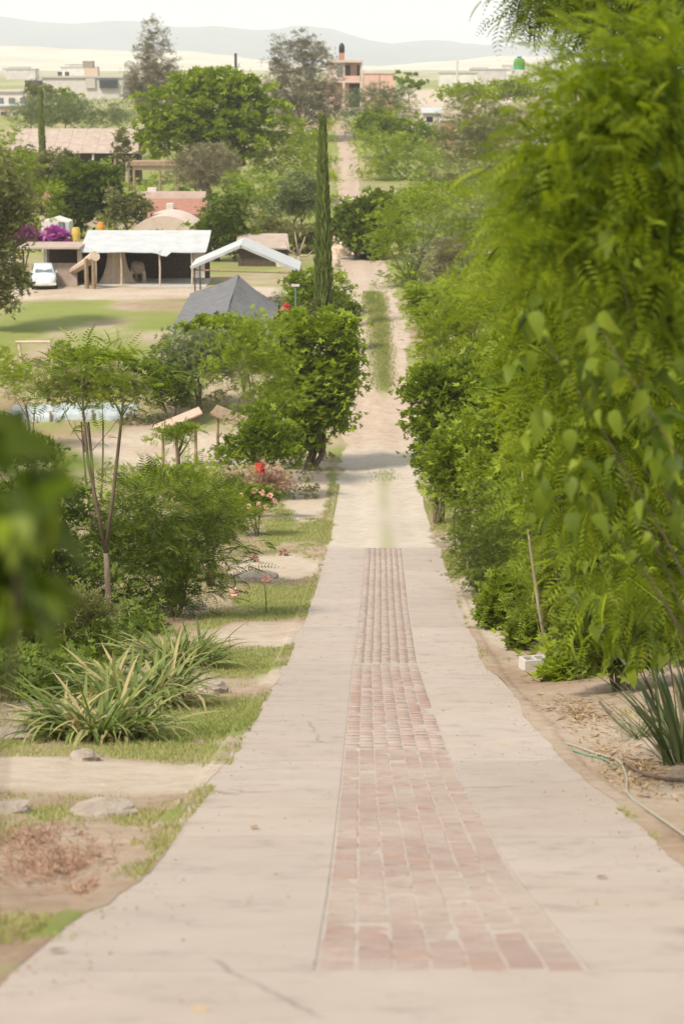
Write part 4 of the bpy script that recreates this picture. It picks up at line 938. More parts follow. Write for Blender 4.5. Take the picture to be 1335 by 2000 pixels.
# white-roofed open shed
sh = house('open_shed', 'open-fronted shed with white sloping roof and dark interior', 'shed', 280, 130)
x0, x1, zb, ze = RC(158, 400, 548, 490, 129); zb = min(zb, gz((x0 + x1) / 2, 129)); zt = at(280, 450, 134.0).z
nx = 26; mb = MB(); vs = []; fs = []
for j in range(6):
    for i in range(nx + 1):
        u = i / nx; v = j / 5; x = x0 - .1 + (x1 - x0 + .2) * u; y = 128.6 + 5.6 * v
        z = ze + (zt - ze) * v - .10 * math.sin(PI * v) - .05 * abs(math.sin(u * 9)) * (1 - v)
        if v == 0: z -= .42 * max(0, 1 - abs(u - .68) / .035) + .14 * max(0, 1 - abs(u - .645) / .05)
        vs.append((x, y, z))
for j in range(5):
    for i in range(nx): a = j * (nx + 1) + i; fs.append((a, a + 1, a + nx + 2, a + nx + 1))
n0 = len(vs); vs2 = [(p[0], p[1], p[2] - .05) for p in vs]
mb.add(vs + vs2, fs + [tuple(n0 + i for i in f[::-1]) for f in fs] + [(i, n0 + i, n0 + i + 1, i + 1) for i in range(nx)]); mb.build('roof', 'white_roof', sh)
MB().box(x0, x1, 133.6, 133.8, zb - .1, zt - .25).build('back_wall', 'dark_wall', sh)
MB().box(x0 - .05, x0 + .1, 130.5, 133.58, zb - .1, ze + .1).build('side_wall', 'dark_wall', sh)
a0, a1, _, _ = RC(378, 399, 548, 490, 129.2); MB().box(a0, a1, 129.3, 129.45, zb + .5, ze - .06).build('side_wall', 'concrete_old', sh)
for px in (186, 236, 311, 374):
    xx = at(px, 500, 128.9).x; MB().tube([(xx, 128.9, zb - .1), (xx + .04, 128.9, (zb + ze) / 2), (xx, 128.9, ze - .03)], .06, 7).build('post', 'wood_pale', sh)
MB().box(x0, x1 + .1, 128.2, 133.5, zb - .12, zb + .05).build('floor_slab', 'concrete_old', sh)
# porch left of it
po = house('porch', 'low porch with thin flat roof and beige half wall beside the white-roofed shed', 'building', 110, 129)
q0, q1, qb, qt = RC(38, 157, 550, 484, 128.5); qb = min(qb, gz(q0, 128.5))
MB().box(q0, q1, 128.2, 132.5, qt - .06, qt + .05).build('roof', 'pink_roof', po)
w0, w1, wb, wt = RC(72, 150, 552, 514, 129); MB().box(w0, w1, 129, 129.2, min(wb, qb) - .1, wt).build('half_wall', 'pink_roof', po)
w0, w1, _, _ = RC(70, 77, 1, 2, 129); MB().box(w0, w1, 128.8, 129.22, qb - .1, qt - .065).build('post', 'concrete_old', po)
w0, w1, _, _ = RC(137, 146, 1, 2, 129); MB().box(w0, w1, 128.95, 129.25, wt + .003, qt - .065).build('post', 'wood_pale', po)
w0, w1, _, wt2 = RC(79, 95, 1, 490, 129); MB().box(w0, w1, 129.05, 129.15, wt + .003, qt - .065).build('shutter', 'white_wall', po)
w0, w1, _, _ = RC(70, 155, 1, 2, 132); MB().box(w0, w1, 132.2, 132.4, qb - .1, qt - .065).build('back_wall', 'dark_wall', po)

# parked car, seen from the front quarter
def build_car():
    p = hit(86, 566); Y = p.y + 1.9; c = Vector((at(86, 560, Y).x, Y, gz(at(86, 560, Y).x, Y)))
    root = thing('parked_car', 'pale blue-white rounded car parked at the end of the porch', 'car', c); fr = frame(c, .18)
    secs = [(-1.95, .50, .30, .62, .0), (-1.8, .68, .24, .80, .0), (-1.35, .76, .22, .92, .0), (-.85, .78, .22, .98, .0), (-.45, .78, .22, 1.02, .42), (.0, .78, .22, 1.02, .52), (.6, .78, .22, 1.02, .50), (1.1, .77, .22, 1.0, .26), (1.6, .72, .24, .90, .0), (1.95, .52, .32, .62, .0)]
    mb = MB(fr); vs = []; fs = []; K = 13
    for y, hw, z0, zs, cab in secs:
        ring = []
        for k in range(K):
            t = k / (K - 1) * 2 - 1
            a = abs(t)
            if a > .72: zz = z0 + (zs - .1 - z0) * (1 - a) / .28; xx = hw
            elif a > .5: zz = zs - .1 + .1 * (.72 - a) / .22; xx = hw * (.90 + .10 * (a - .5) / .22)
            else:
                zz = zs + cab * min(1, (.5 - a) / .16); xx = hw * (.9 - (.20 if cab > .1 else 0) * min(1, (.5 - a) / .16)) * (1 if a > .3 else a / .3 * 1)
                if cab <= .1: xx = hw * .9 * a / .5; zz = zs + .05 * (1 - a / .5)
            ring.append((math.copysign(xx, t), y, zz))
        vs += ring
    for i in range(len(secs) - 1):
        for k in range(K - 1): a = i * K + k; fs.append((a, a + 1, a + K + 1, a + K))
        fs.append((i * K + K - 1, i * K, (i + 1) * K, (i + 1) * K + K - 1))
    fs.append(tuple(range(K))[::-1]); fs.append(tuple((len(secs) - 1) * K + k for k in range(K)))
    mb.add(vs, fs).build('body', 'car_paint', root, smooth=True)
    MB(fr).slab([(-.56, -.84, 1.06), (.56, -.84, 1.06), (.47, -.43, 1.42), (-.47, -.43, 1.42)], .02).build('windscreen', 'car_glass', root)
    for s in (-1, 1):
        MB(fr).slab([(s * .72, -.40, 1.06), (s * .72, .95, 1.06), (s * .60, .62, 1.45), (s * .60, -.16, 1.45)], .02).build('side_window', 'car_glass', root)
        MB(fr).tube([(s * .52, -1.90, .70), (s * .52, -1.80, .70)], .11, 12).build('headlight', 'light_lens', root)
        for y in (-1.25, 1.2):
            w = MB(fr).tube([(s * .62, y, .31), (s * .80, y, .31)], .31, 18).build('wheel', 'rubber', root)
            MB(fr).tube([(s * .795, y, .31), (s * .815, y, .31)], .17, 12).build('rim', 'light_lens', w)
        MB(fr).box(s * .80 - .05, s * .80 + .05, -.62, -.52, 1.0, 1.12).build('mirror', 'car_paint', root)
    MB(fr).box(-.72, .72, -2.05, -1.9, .34, .48).build('bumper', 'light_lens', root)
    MB(fr).box(-.70, .70, -1.93, -1.84, .18, .335).build('grille', 'black', root)
    MB(fr).box(-.2, .2, -2.06, -2.052, .36, .46).build('number_plate', 'white_wall', root)
build_car()

# root sculptures and logs standing in front of the shed
def stump_figure():
    c = hit(228, 553); root = thing('carved_trunk', 'massive upright tree trunk with flaring roots in front of the open shed', 'trunk', c); s = ppm(c.y)
    n = 20; vs = []; fs = []; H = 66 / s
    for j in range(9):
        v = j / 8; r = (22 / s) * (1.0 - .25 * v + .55 * (1 - v) ** 3)
        for k in range(n):
            a = 2 * PI * k / n; q = r * (1 + .20 * math.sin(a * 5 + 1) * (1 - v) + .08 * math.sin(a * 9))
            vs.append((c.x + q * math.cos(a), c.y + q * math.sin(a) * .8, c.z - .05 + H * v))
    for j in range(8):
        for k in range(n): fs.append((j * n + k, j * n + (k + 1) % n, (j + 1) * n + (k + 1) % n, (j + 1) * n + k))
    fs.append(tuple(8 * n + k for k in range(n)))
    MB().add(vs, fs).build('trunk', 'wood_pale', root)
    MB().tube([(c.x + .62, c.y - .5, c.z), (c.x + .55, c.y - .4, c.z + 1.9)], .05).build('stake', 'wood_pink', root)
stump_figure()
def root_chair():
    c = hit(271, 551); s = ppm(c.y); root = thing('root_sculpture', 'gnarled tree-root sculpture on stubby legs in front of the open shed', 'sculpture', c)
    lumpy('head', 'stone', Vector((.0, 0, 27 / s)), 15 / s, 12 / s, 14 / s, 5, root, .9)
    for dx, dy, t in ((-12, -.2, -4), (11, -.2, 2), (-6, .35, 0), (8, .35, 0)):
        MB().tube([(c.x + dx / s, c.y + dy, c.z - .05), (c.x + (dx + t * .5) / s, c.y + dy, c.z + 14 / s), (c.x + dx * .7 / s, c.y + dy * .6, c.z + 26 / s)], [.17, .12, .16], 8).build('leg', 'wood_pale', root, smooth=True)
    MB().tube([(c.x - 22 / s, c.y - .3, c.z), (c.x - 14 / s, c.y - .3, c.z + 14 / s)], [.18, .07], 7).build('root', 'wood_pale', root)
root_chair()
c = hit(358, 545); s_ = ppm(c.y); o = thing('log_block', 'short reddish squared log lying in the mouth of the open shed', 'log', c)
MB().tube([(c.x - 15 / s_, c.y, c.z + .2), (c.x + 15 / s_, c.y, c.z + .22)], .24, 8).build('log', 'wood_pink', o)
a, b = hit(115, 552), at(186, 500, 126.5)
o = thing('leaning_trunk', 'split tree trunk leaning from the ground onto rough posts by the car', 'trunk', a)
MB().tube([a + Vector((0, 0, .12)), a.lerp(b, .35) + Vector((0, 0, .12)), a.lerp(b, .7), b], [.16, .22, .28, .34], 9).build('trunk', 'wood_pale', o)
for px in (168, 182): p = at(px, 505, 126.4); MB().tube([(p.x - .05, 126.9, gz(p.x, 126.9) - .1), (p.x, 126.5, p.z)], [.16, .12], 7).build('prop', 'wood', o)

# white gabled shelter
g = house('gabled_shelter', 'open shelter with thin white gable roof in front of the brown roof', 'shelter', 478, 116)
ap, le, re = at(470, 478, 115), at(371, 521, 115), at(585, 527, 115); dY = Vector((0, 5.0, 0))
MB().slab([le, ap, ap + dY, le + dY], .16).build('roof_slope', 'white_roof', g); MB().slab([ap + Vector((.02, 0, 0)), re, re + dY, ap + dY + Vector((.02, 0, 0))], .16).build('roof_slope', 'white_roof', g)
for p, dx in ((le, .25), (re, -.4)):
    for dy in (.3, 4.6): MB().tube([(p.x + dx, p.y + dy, gz(p.x + dx, p.y + dy) - .1), (p.x + dx, p.y + dy, p.z - .02)], .045).build('post', 'metal_dark', g)
MB().tube([le + Vector((.3, .2, -.2)), re + Vector((-.3, .2, -.2))], .05).build('tie_beam', 'wood', g)

# grey shade-net tent
t = house('net_tent', 'long low tent of grey shade netting over a ridge pole', 'tent', 440, 105)
Yf, Yn = 112.0, 98.5
Rf, Rn = at(466, 537, Yf), at(438, 628, Yn); Lf, Ln = at(372, 572, Yf), at(330, 648, Yn); Ef, En = at(545, 594, Yf), at(520, 662, Yn)
def sheet(A, B, C, D, nm, seed):
    vs = []; fs = []; n1, n2 = 42, 9
    for j in range(n2 + 1):
        for i in range(n1 + 1):
            u, v = i / n1, j / n2; p = A.lerp(B, u).lerp(D.lerp(C, u), v)
            sag = .22 * math.sin(PI * v) * (.6 + .4 * math.sin(u * 14 + seed)) + .16 * (float(fbm(u * 6 + seed, v * 4, seed)) - .5) + .06 * abs(math.sin(u * PI * 7)) * v
            vs.append((p.x, p.y, p.z - sag))
    for j in range(n2):
        for i in range(n1): a = j * (n1 + 1) + i; fs.append((a, a + 1, a + n1 + 2, a + n1 + 1))
    MB().add(vs, fs).build(nm, 'shade_net', t, smooth=True)
sheet(Rn, Rf, Lf, Ln, 'net_slope', 2); sheet(Rn, Rf, Ef, En, 'net_slope', 5)
MB().tube([Rn - Vector((0, 0, .06)), Rf - Vector((0, 0, .06))], .05).build('ridge_pole', 'metal_dark', t)
for P in (Rf, Lf, Ef, Rn, Ln, En): MB().tube([(P.x, P.y, gz(P.x, P.y) - .1), (P.x, P.y, P.z - .05)], .05).build('post', 'metal_dark', t)

# village roofs behind the shed
o = house('arched_roof_house', 'low house with pale pink arched roof behind the white-roofed shed', 'house', 322, 166)
x0, x1, z0, z1 = RC(265, 380, 452, 420, 166); g0 = gz((x0 + x1) / 2, 166); vs = []; fs = []; n = 16
for j, y in enumerate((165, 173)):
    for i in range(n + 1): u = i / n; vs.append((x0 + (x1 - x0) * u, y, z0 + (z1 - z0) * math.sin(PI * (.08 + .84 * u)) ** .8))
    vs += [(x1, y, g0 - .1), (x0, y, g0 - .1)]
m_ = n + 3
fs = [tuple(range(m_)), tuple(range(2 * m_ - 1, m_ - 1, -1))] + [(i, m_ + i, m_ + (i + 1) % m_, (i + 1) % m_) for i in range(m_)]
MB().add(vs, fs).build('vault', 'cream_pink', o)
p = at(290, 424, 165); MB().box(p.x - .12, p.x + .12, 165.4, 165.7, p.z - .5, p.z + .35).build('vent', 'brick_red', o)
o = house('red_roofed_house', 'long house with faded red roof and pale parapet', 'house', 338, 188)
x0, x1, z0, z1 = RC(278, 400, 418, 386, 186); g0 = gz(x0, 186)
MB().slab([(x0, 186, z0), (x1, 186, z0), (x1, 191, at(400, 388, 191).z), (x0, 191, at(278, 388, 191).z)], .2).build('roof', 'red_roof', o)
x2, x3, z2, z3 = RC(276, 402, 389, 374, 191.2); MB().box(x2, x3, 191.1, 191.5, z2 - .4, z3).build('parapet', 'cream_pink', o)
x2, x3, z2, z3 = RC(289, 306, 374, 367, 191.6); MB().box(x2, x3, 191.15, 192.2, z2 + .003, z3).build('water_tank', 'white_wall', o)
x2, x3, z2, z3 = RC(325, 338, 414, 398, 186.6); MB().box(x2, x3, 186.6, 187.6, z2 - .2, z3).build('chimney', 'white_wall', o)
MB().box(x0 + .2, x1 - .2, 186.4, 191, g0 - .1, z0 - .22).build('wall', 'red_roof', o)
o = house('tiled_house', 'small house with hipped red-brown roof behind the dark rounded tree', 'house', 102, 182)
x0, x1, z0, z1 = RC(74, 131, 402, 370, 182); g0 = gz(x0, 182); xm = (x0 + x1) / 2
MB().add([(x0, 181, z0), (x1, 181, z0), (x1, 187, z0), (x0, 187, z0), (xm - .7, 184, z1), (xm + .7, 184, z1)], [(0, 1, 5, 4), (1, 2, 5), (2, 3, 4, 5), (3, 0, 4), (3, 2, 1, 0)]).build('roof', 'red_roof', o)
MB().box(x0 + .25, x1 - .25, 181.3, 186.7, g0 - .1, z0 - .005).build('wall', 'cream_pink', o)
o = house('white_hut', 'small white hut with one dark window behind the bougainvillea', 'hut', 110, 158)
x0, x1, z0, z1 = RC(86, 136, 480, 427, 158); g0 = gz(x0, 158)
MB().add([(x0, 157, g0 - .1), (x1, 157, g0 - .1), (x1, 157, z1 - .25), ((x0 + x1) / 2, 157, z1 + .1), (x0, 157, z1 - .2), (x0, 160, g0 - .1), (x1, 160, g0 - .1), (x1, 160, z1 - .25), ((x0 + x1) / 2, 160, z1 + .1), (x0, 160, z1 - .2)],
         [(0, 1, 2, 3, 4), (9, 8, 7, 6, 5), (0, 5, 6, 1), (1, 6, 7, 2), (2, 7, 8, 3), (3, 8, 9, 4), (4, 9, 5, 0)]).build('wall', 'white_wall', o)
x2, x3, z2, z3 = RC(115, 126, 451, 434, 156.95); f = MB().box(x2, x3, 156.9, 156.99, z2, z3).build('window', 'metal_dark', o)
MB().box(x2 + .06, x3 - .06, 156.88, 156.898, z2 + .06, z3 - .06).build('pane', 'car_glass', f)
x2, x3, z2, z3 = RC(128, 135, 458, 434, 156.95); MB().box(x2, x3, 156.92, 156.99, g0, z3).build('door', 'tarp_blue', o)
for nm, lab, px0, px1, py0, py1, Y, mt in (('plastic_barrel', 'orange plastic barrel above the left end of the white shed roof', 191, 204, 436, 452, 150, 'orange'), ('feed_drum', 'yellow feed drum beside the white hut', 141, 157, 446, 466, 146, 'yellow')):
    x2, x3, z2, z3 = RC(px0, px1, py1, py0, Y); z2, z3 = min(z2, z3), max(z2, z3); c = Vector(((x2 + x3) / 2, Y, gz((x2 + x3) / 2, Y)))
    o = thing(nm, lab, 'barrel', c); r0 = (x3 - x2) / 2
    MB().tube([(c.x, Y, c.z - .05), (c.x, Y, z2), (c.x, Y, (z2 + z3) / 2), (c.x, Y, z3)], [r0 * .95, r0 * .97, r0 * 1.05, r0 * .93], 14).build('drum', mt, o)
    MB().tube([(c.x, Y, z3 + .003), (c.x, Y, z3 + .06)], r0 * .8, 14).build('lid', mt, o)
o = house('brown_roof_shed', 'low shed with weathered pinkish-brown roof behind the gabled shelter', 'shed', 515, 146)
x0, x1, z0, z1 = RC(460, 566, 480, 455, 146); g0 = gz(x0, 146)
MB().slab([(x0, 145, z0), (x1, 145, z0 - .1), (x1 - .3, 150, at(556, 456, 150).z), (x0, 150, at(460, 455, 150).z)], .1).build('roof', 'pink_roof', o)
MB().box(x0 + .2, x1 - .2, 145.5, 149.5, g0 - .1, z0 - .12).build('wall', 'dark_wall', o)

# long shed with pink metal roof
o = house('long_shed', 'long shed with pale pink sheet-metal roof', 'shed', 145, 256)
x0, x1, z0, _ = RC(18, 270, 299, 250, 254); zr = at(145, 251, 262).z; g0 = gz(x0, 256); nS = 9
for i in range(nS):
    xa, xb = x0 + (x1 - x0) * i / nS, x0 + (x1 - x0) * (i + 1) / nS - .03; dz = .02 * (i % 2)
    MB().slab([(xa, 254, z0 + dz), (xb, 254, z0 + dz), (xb, 262, zr + dz), (xa, 262, zr + dz)], .06).build('roof_sheet', 'pink_roof', o)
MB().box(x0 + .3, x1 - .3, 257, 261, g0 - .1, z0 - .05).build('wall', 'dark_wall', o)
MB().box(x1 - .02, x1 + .12, 254.2, 261.8, z0 - .3, zr + .1).build('gable_board', 'dark_wall', o)
for px, mt in ((182, 'white_wall'), (60, 'wood'), (225, 'wood')):
    xx = at(px, 300, 254.3).x; MB().tube([(xx - .1, 254.4, gz(xx, 254.4) - .1), (xx, 254.4, z0 - .07)], .16).build('post', mt, o)
o = house('timber_pavilion', 'flat-roofed timber pavilion under the dense bright green tree', 'pavilion', 305, 212)
x0, x1, z0, z1 = RC(256, 352, 332, 315, 211); g0 = gz(x0, 211)
MB().box(x0, x1, 210.5, 214, (z0 + z1) / 2, z1).build('roof', 'wood', o); MB().box(x0 + .2, x1 - .3, 210.8, 211, z0, (z0 + z1) / 2 - .003).build('beam', 'wood_pale', o)
for px in (262, 312, 344): xx = at(px, 330, 211).x; MB().tube([(xx, 210.9, g0 - .1), (xx, 210.9, z0 - .003)], .14).build('post', 'wood', o)
p = hit(248, 374); o = thing('dead_tree', 'bare grey standing tree trunk beside the timber pavilion', 'tree', p); tp = at(249, 316, p.y)
MB().tube([p - Vector((0, 0, .1)), p.lerp(tp, .5) + Vector((.08, 0, 0)), tp], [.36, .28, .24], 9).build('trunk', 'bark_pale', o); MB().tube([tp - Vector((0, 0, .4)), tp + Vector((.8, 0, .9))], [.14, .05]).build('limb', 'bark_pale', o)

# factory, white blocks and town
def block(name, label, px0, px1, py0, py1, Y, dep, mat, cat='building', group=None):
    x0, x1, _, z0 = RC(px0, px1, py1, py0, Y); g0 = gz((x0 + x1) / 2, Y); o = thing(name, label, cat, ((x0 + x1) / 2, Y, g0 - .1), group)
    MB().box(x0, x1, Y, Y + dep, g0 - .2, z0).build('wall', mat, o); return o, x0, x1, g0, z0
o, x0, x1, g0, zt = block('factory', 'large plain grey factory with dark louvre bands near the skyline', 84, 240, 152, 215, 520, 30, 'pale_grey')
MB().box(x0 - .4, x1 + .4, 519.6, 550.4, zt + .003, zt + .5).build('parapet', 'concrete_old', o)
for a in ((50, 83, 157, 170), (195, 230, 154, 172)):
    q0, q1, qb, qt = RC(a[0], a[1], a[3], a[2], 519.8); qb, qt = min(qb, qt), max(qb, qt)
    if a[0] == 50: MB().box(q0, q1 - .1, 519.9, 526, g0 - .2, qb - .01).build('wall', 'white_wall', o)
    lv = MB().box(q0, q1 - .1, 519.3, 519.85 if a[0] == 195 else 525, qb, qt).build('louvre_band', 'louvre', o)
    for k in range(4): MB().box(q0, q1 - .1, 519.05, 519.295, qb + (qt - qb) * (k + .2) / 4, qb + (qt - qb) * (k + .45) / 4).build('louvre_blade', 'metal_dark', lv)
q0, q1, qb, qt = RC(168, 186, 172, 153, 519.6); qb, qt = min(qb, qt), max(qb, qt); MB().box(q0, q1, 519.5, 519.9, qb, qt).build('stair_window', 'concrete_old', o)
q0, q1, _, qt = RC(163, 192, 152, 136, 524); MB().box(q0 + .4, q1, 523, 527, zt + .505, zt + 2.4).build('roof_plant', 'wood_pale', o)
MB().box(q0, q1 - 1.2, 523.2, 526.5, zt + 2.405, zt + 4.2).build('roof_plant', 'stone', o)
for px in (117, 131): xx = at(px, 150, 522).x; MB().box(xx - .5, xx + .5, 522, 523, zt + .505, zt + 1.5).build('roof_unit', 'metal_dark', o)
o, x0, x1, g0, zt = block('white_block', 'white flat-roofed house left of the factory', -30, 56, 180, 240, 430, 12, 'white_wall', 'house')
MB().box(x0 - .3, x1 + .3, 429.6, 442.3, zt + .003, zt + .35).build('roof', 'concrete_old', o)
for k in range(4): xx = x0 + (x1 - x0) * (k + .5) / 4; f = MB().box(xx - .6, xx + .6, 429.85, 429.99, zt - 2.6, zt - 1.2).build('window', 'metal_dark', o); MB().box(xx - .5, xx + .5, 429.83, 429.848, zt - 2.5, zt - 1.3).build('pane', 'car_glass', f)
o, x0, x1, g0, zt = block('flat_roof_house', 'low pale house beside the white flat-roofed house', -30, 40, 208, 245, 380, 9, 'cream_pink', 'house')
MB().box(x0 - .3, x1 + .3, 379.6, 389.3, zt + .003, zt + .3).build('roof', 'white_roof', o)
for k in range(3): xx = x0 + (x1 - x0) * (k + .6) / 3; MB().box(xx - .5, xx + .5, 379.86, 379.99, zt - 2.2, zt - 1.0).build('window', 'metal_dark', o)
rt = random.Random(5)
for k in range(26):
    px = rt.choice([rt.uniform(-60, 110), rt.uniform(-60, 240), rt.uniform(820, 1150), rt.uniform(1000, 1300)]); Y = rt.uniform(750, 2400); x = (px - CPX) / ppm(Y); w, d, h = rt.uniform(8, 22), rt.uniform(8, 16), rt.uniform(3, 8)
    z = gz(x, Y); o = thing('distant_house', 'small pale flat-roofed house far out on the hazy plain', 'house', (x, Y, z - .2), 'houses far out on the plain')
    MB().box(x - w / 2, x + w / 2, Y, Y + d, z - .3, z + h).build('wall', 'town_wall', o); MB().box(x - w / 2 - .3, x + w / 2 + .3, Y - .3, Y + d + .3, z + h + .005, z + h + .5).build('roof', 'concrete_old', o)

# pink house on the rise
def pink_house():
    Y = 405; o = house('pink_house', 'two-storey pink house with black roof tank on the rise', 'house', 672, Y)
    x0, x1, z0, z1 = RC(637, 706, 190, 122, Y); g0 = gz(x0, Y); zf = at(670, 158, Y).z; zs = at(670, 148, Y).z
    xa = at(668, 0, Y).x; xw = at(657, 0, Y).x
    MB().box(x0, x1, Y + 2.2, Y + 9, g0 - .2, z1 - .003).build('wall', 'pink_wall', o)
    MB().box(x0, xa, Y, Y + 2.19, zf, z1 - .003).build('front_room', 'cream_pink', o)
    MB().box(x0 + .3, x1, Y, Y + 2.19, zf - .35, zf - .003).build('balcony_slab', 'cream_pink', o)
    MB().box(xa + .003, x1 - .3, Y + .05, Y + .2, zf, zs).build('balcony_wall', 'pink_wall', o)
    MB().box(x0 - .2, x1 + .3, Y - .3, Y + 9.2, z1, z1 + .45).build('roof', 'cream_pink', o)
    for px in (671, 705): xx = at(px, 0, Y).x; MB().box(xx - .22, xx + .22, Y, Y + .35, g0 - .2, zf - .353).build('column', 'cream_pink', o); MB().box(xx - .2, xx + .2, Y + .22, Y + .5, zf, z1 - .003).build('column', 'cream_pink', o)
    w0, w1, wb, wt = RC(658, 667, 154, 126, Y); wb, wt = min(wb, wt), max(wb, wt); f = MB().box(w0, w1, Y - .05, Y - .003, zs - .2, z1 - .3).build('window', 'metal_dark', o); MB().box(w0 + .1, w1 - .1, Y - .07, Y - .052, zs - .1, z1 - .4).build('pane', 'car_glass', f)
    for a, b in ((675, 684), (697, 704)): w0, w1 = at(a, 0, Y).x, at(b, 0, Y).x; MB().box(w0, w1, Y + 2.1, Y + 2.19, zf + .1, z1 - .5).build('door', 'dark_wall', o)
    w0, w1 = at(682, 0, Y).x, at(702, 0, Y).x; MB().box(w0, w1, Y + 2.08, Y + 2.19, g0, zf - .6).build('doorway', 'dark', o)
    xt = at(667, 0, Y + 2).x; pd = MB().box(xt - .55, xt + .55, Y + 1.5, Y + 2.6, z1 + .453, z1 + 1.9).build('tank_stand', 'brick_red', o)
    MB().tube([(xt, Y + 2, z1 + 1.903), (xt, Y + 2, z1 + 3.0), (xt, Y + 2, z1 + 3.5), (xt, Y + 2, z1 + 3.8)], [.58, .58, .42, .12], 14).build('water_tank', 'black', o, smooth=True)
    w = house('boundary_wall', 'low pink wall running right from the pink house', 'wall', 740, Y); x0, x1, z0, z1 = RC(710, 772, 162, 144, Y); g0 = gz(x0, Y)
    for k in range(2): xa = x0 + (x1 - x0) * k / 2; MB().box(xa + .05, xa + (x1 - x0) / 2 - .05, Y, Y + 6, g0 - .3, z1).build('wall_panel', 'pink_wall', w)
    MB().box(x0 - .1, x1 + .1, Y - .15, Y + 6.1, z1 + .003, z1 + .25).build('coping', 'cream_pink', w)
pink_house()
o, x0, x1, g0, zt = block('white_hut', 'white hut on the bare slope below the white pole', 826, 862, 222, 258, 330, 5, 'white_wall', 'hut')
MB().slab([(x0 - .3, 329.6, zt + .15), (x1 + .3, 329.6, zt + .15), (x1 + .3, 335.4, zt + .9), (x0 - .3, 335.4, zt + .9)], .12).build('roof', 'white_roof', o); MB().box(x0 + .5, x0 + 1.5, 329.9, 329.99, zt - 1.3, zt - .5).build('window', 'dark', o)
o, x0, x1, g0, zt = block('brick_hut', 'small red-brick hut beside the white hut', 862, 887, 236, 262, 324, 4, 'brick_red', 'hut')
MB().box(x0 - .2, x1 + .2, 323.8, 328.2, zt + .003, zt + .2).build('roof', 'concrete_old', o); MB().box(x0 + .2, x0 + .8, 323.9, 323.99, g0, zt - .4).build('door', 'wood', o)
def pole(name, label, px, py0, Y, r, mat, arms):
    t = at(px, py0, Y); z = gz(t.x, Y); o = thing(name, label, 'pole', (t.x, Y, z - .1)); MB().tube([(t.x, Y, z - .2), (t.x, Y, t.z)], [r * 1.2, r * .8], 8).build('shaft', mat, o)
    for dz, w in arms: MB().box(t.x - w, t.x + w, Y - .05, Y + .05, t.z - dz - .08, t.z - dz).build('crossarm', mat, o)
pole('utility_pole', 'dark utility pole behind the dense bright green tree', 460, 104, 300, .24, 'metal_dark', [(.4, .12), (1.9, .7)])
pole('utility_pole', 'white pole on the bare slope right of the pink house', 892, 118, 350, .2, 'white_wall', [(.5, .5)])
p = at(1013, 135, 400); o = thing('green_tank', 'bright green tank on a pale stand beyond the slope scrub', 'tank', (p.x, 400, gz(p.x, 400) - .05)); z = at(1013, 113, 400).z
for sx in (-1, 1):
    for sy in (-1, 1): MB().box(p.x + sx * 1.1 - .15, p.x + sx * 1.1 + .15, 400 + sy * 1.1 - .15, 400 + sy * 1.1 + .15, gz(p.x, 400) - .2, z - 2.45).build('leg', 'white_wall', o)
MB().box(p.x - 1.5, p.x + 1.5, 398.5, 401.5, z - 2.45, z - 2.25).build('platform', 'white_wall', o)
MB().tube([(p.x, 400, z - 2.247), (p.x, 400, z - .9), (p.x, 400, z - .2), (p.x, 400, z)], [1.1, 1.1, .9, .35], 16).build('drum', 'green_paint', o); MB().tube([(p.x, 400, z + .003), (p.x, 400, z + .25)], .45, 12).build('lid', 'metal_dark', o)

# bougainvillea
for i, (lab, lob, Y, bpx) in enumerate((('magenta bougainvillea in full bloom in front of the white hut', [(112, 463, 20, 16), (105, 475, 24, 12), (125, 470, 14, 14)], 146, 112), ('purple bougainvillea half hidden by the yard-edge bush', [(48, 450, 22, 14), (70, 465, 20, 12), (35, 470, 18, 14)], 138, 52))):
    rt_ = tree('bougainvillea', lab, 'shrub', LB(Y, lob), base_at(bpx, Y), 900, .26, 'sprig4', 'petal_magenta', .4, seed=700 + i, stems=3, tr=.05)
    me, _ = crown_mesh(LB(Y, [(l[0], l[1] + 8, l[2] * 1.1, l[3]) for l in lob]), 500, .22, 'sprig', .4, 10, ORG[rt_.name], 710 + i); link('foliage', me, 'leaf_deep', rt_)

# bare pale tree beside the shelter
p = hit(588, 545); o = thing('dead_tree', 'bare pale dead tree with forked limbs beside the gabled shelter', 'tree', p); Y = p.y
mb = MB(); f = at(583, 500, Y); mb.tube([p - Vector((0, 0, .1)), p.lerp(f, .6), f], [.14, .11, .09])
for a in ([(578, 470), (575, 452)], [(566, 490), (556, 470)], [(590, 480), (596, 462)], [(600, 500), (612, 488)]): mb.tube([f] + [at(q[0], q[1], Y) for q in a], [.08, .06, .02])
mb.build('trunk', 'bark_pale', o, smooth=True)
# garden post with a small white cap
p = at(577, 600, 108); z = gz(p.x, 108); t_ = at(577, 556, 108).z; o = thing('garden_post', 'thin pipe post with white cross-shaped tap among the bushes', 'post', (p.x, 108, z - .05))
MB().tube([(p.x, 108, z - .1), (p.x, 108, t_)], .045).build('shaft', 'hose_green', o); MB().box(p.x - .22, p.x + .22, 107.93, 108.07, t_ - .1, t_ + .02).build('cross_bar', 'white_wall', o)

# goal frame on the lawn
Y = 97; xr, xl = at(104, 700, Y).x, at(44, 700, Y).x; zt = at(70, 668, Y).z; o = thing('goal_frame', 'small white wooden goal frame at the edge of the lawn', 'goal', ((xl + xr) / 2, Y, gz(xr, Y)))
for xx in (xl, xr): MB().tube([(xx, Y, gz(xx, Y) - .1), (xx - .15, Y, zt - .07)], .10, 6).build('post', 'wood_pale', o)
MB().tube([(xl - .3, Y, zt), (xr - .05, Y, zt)], .07, 6).build('crossbar', 'wood_pale', o)
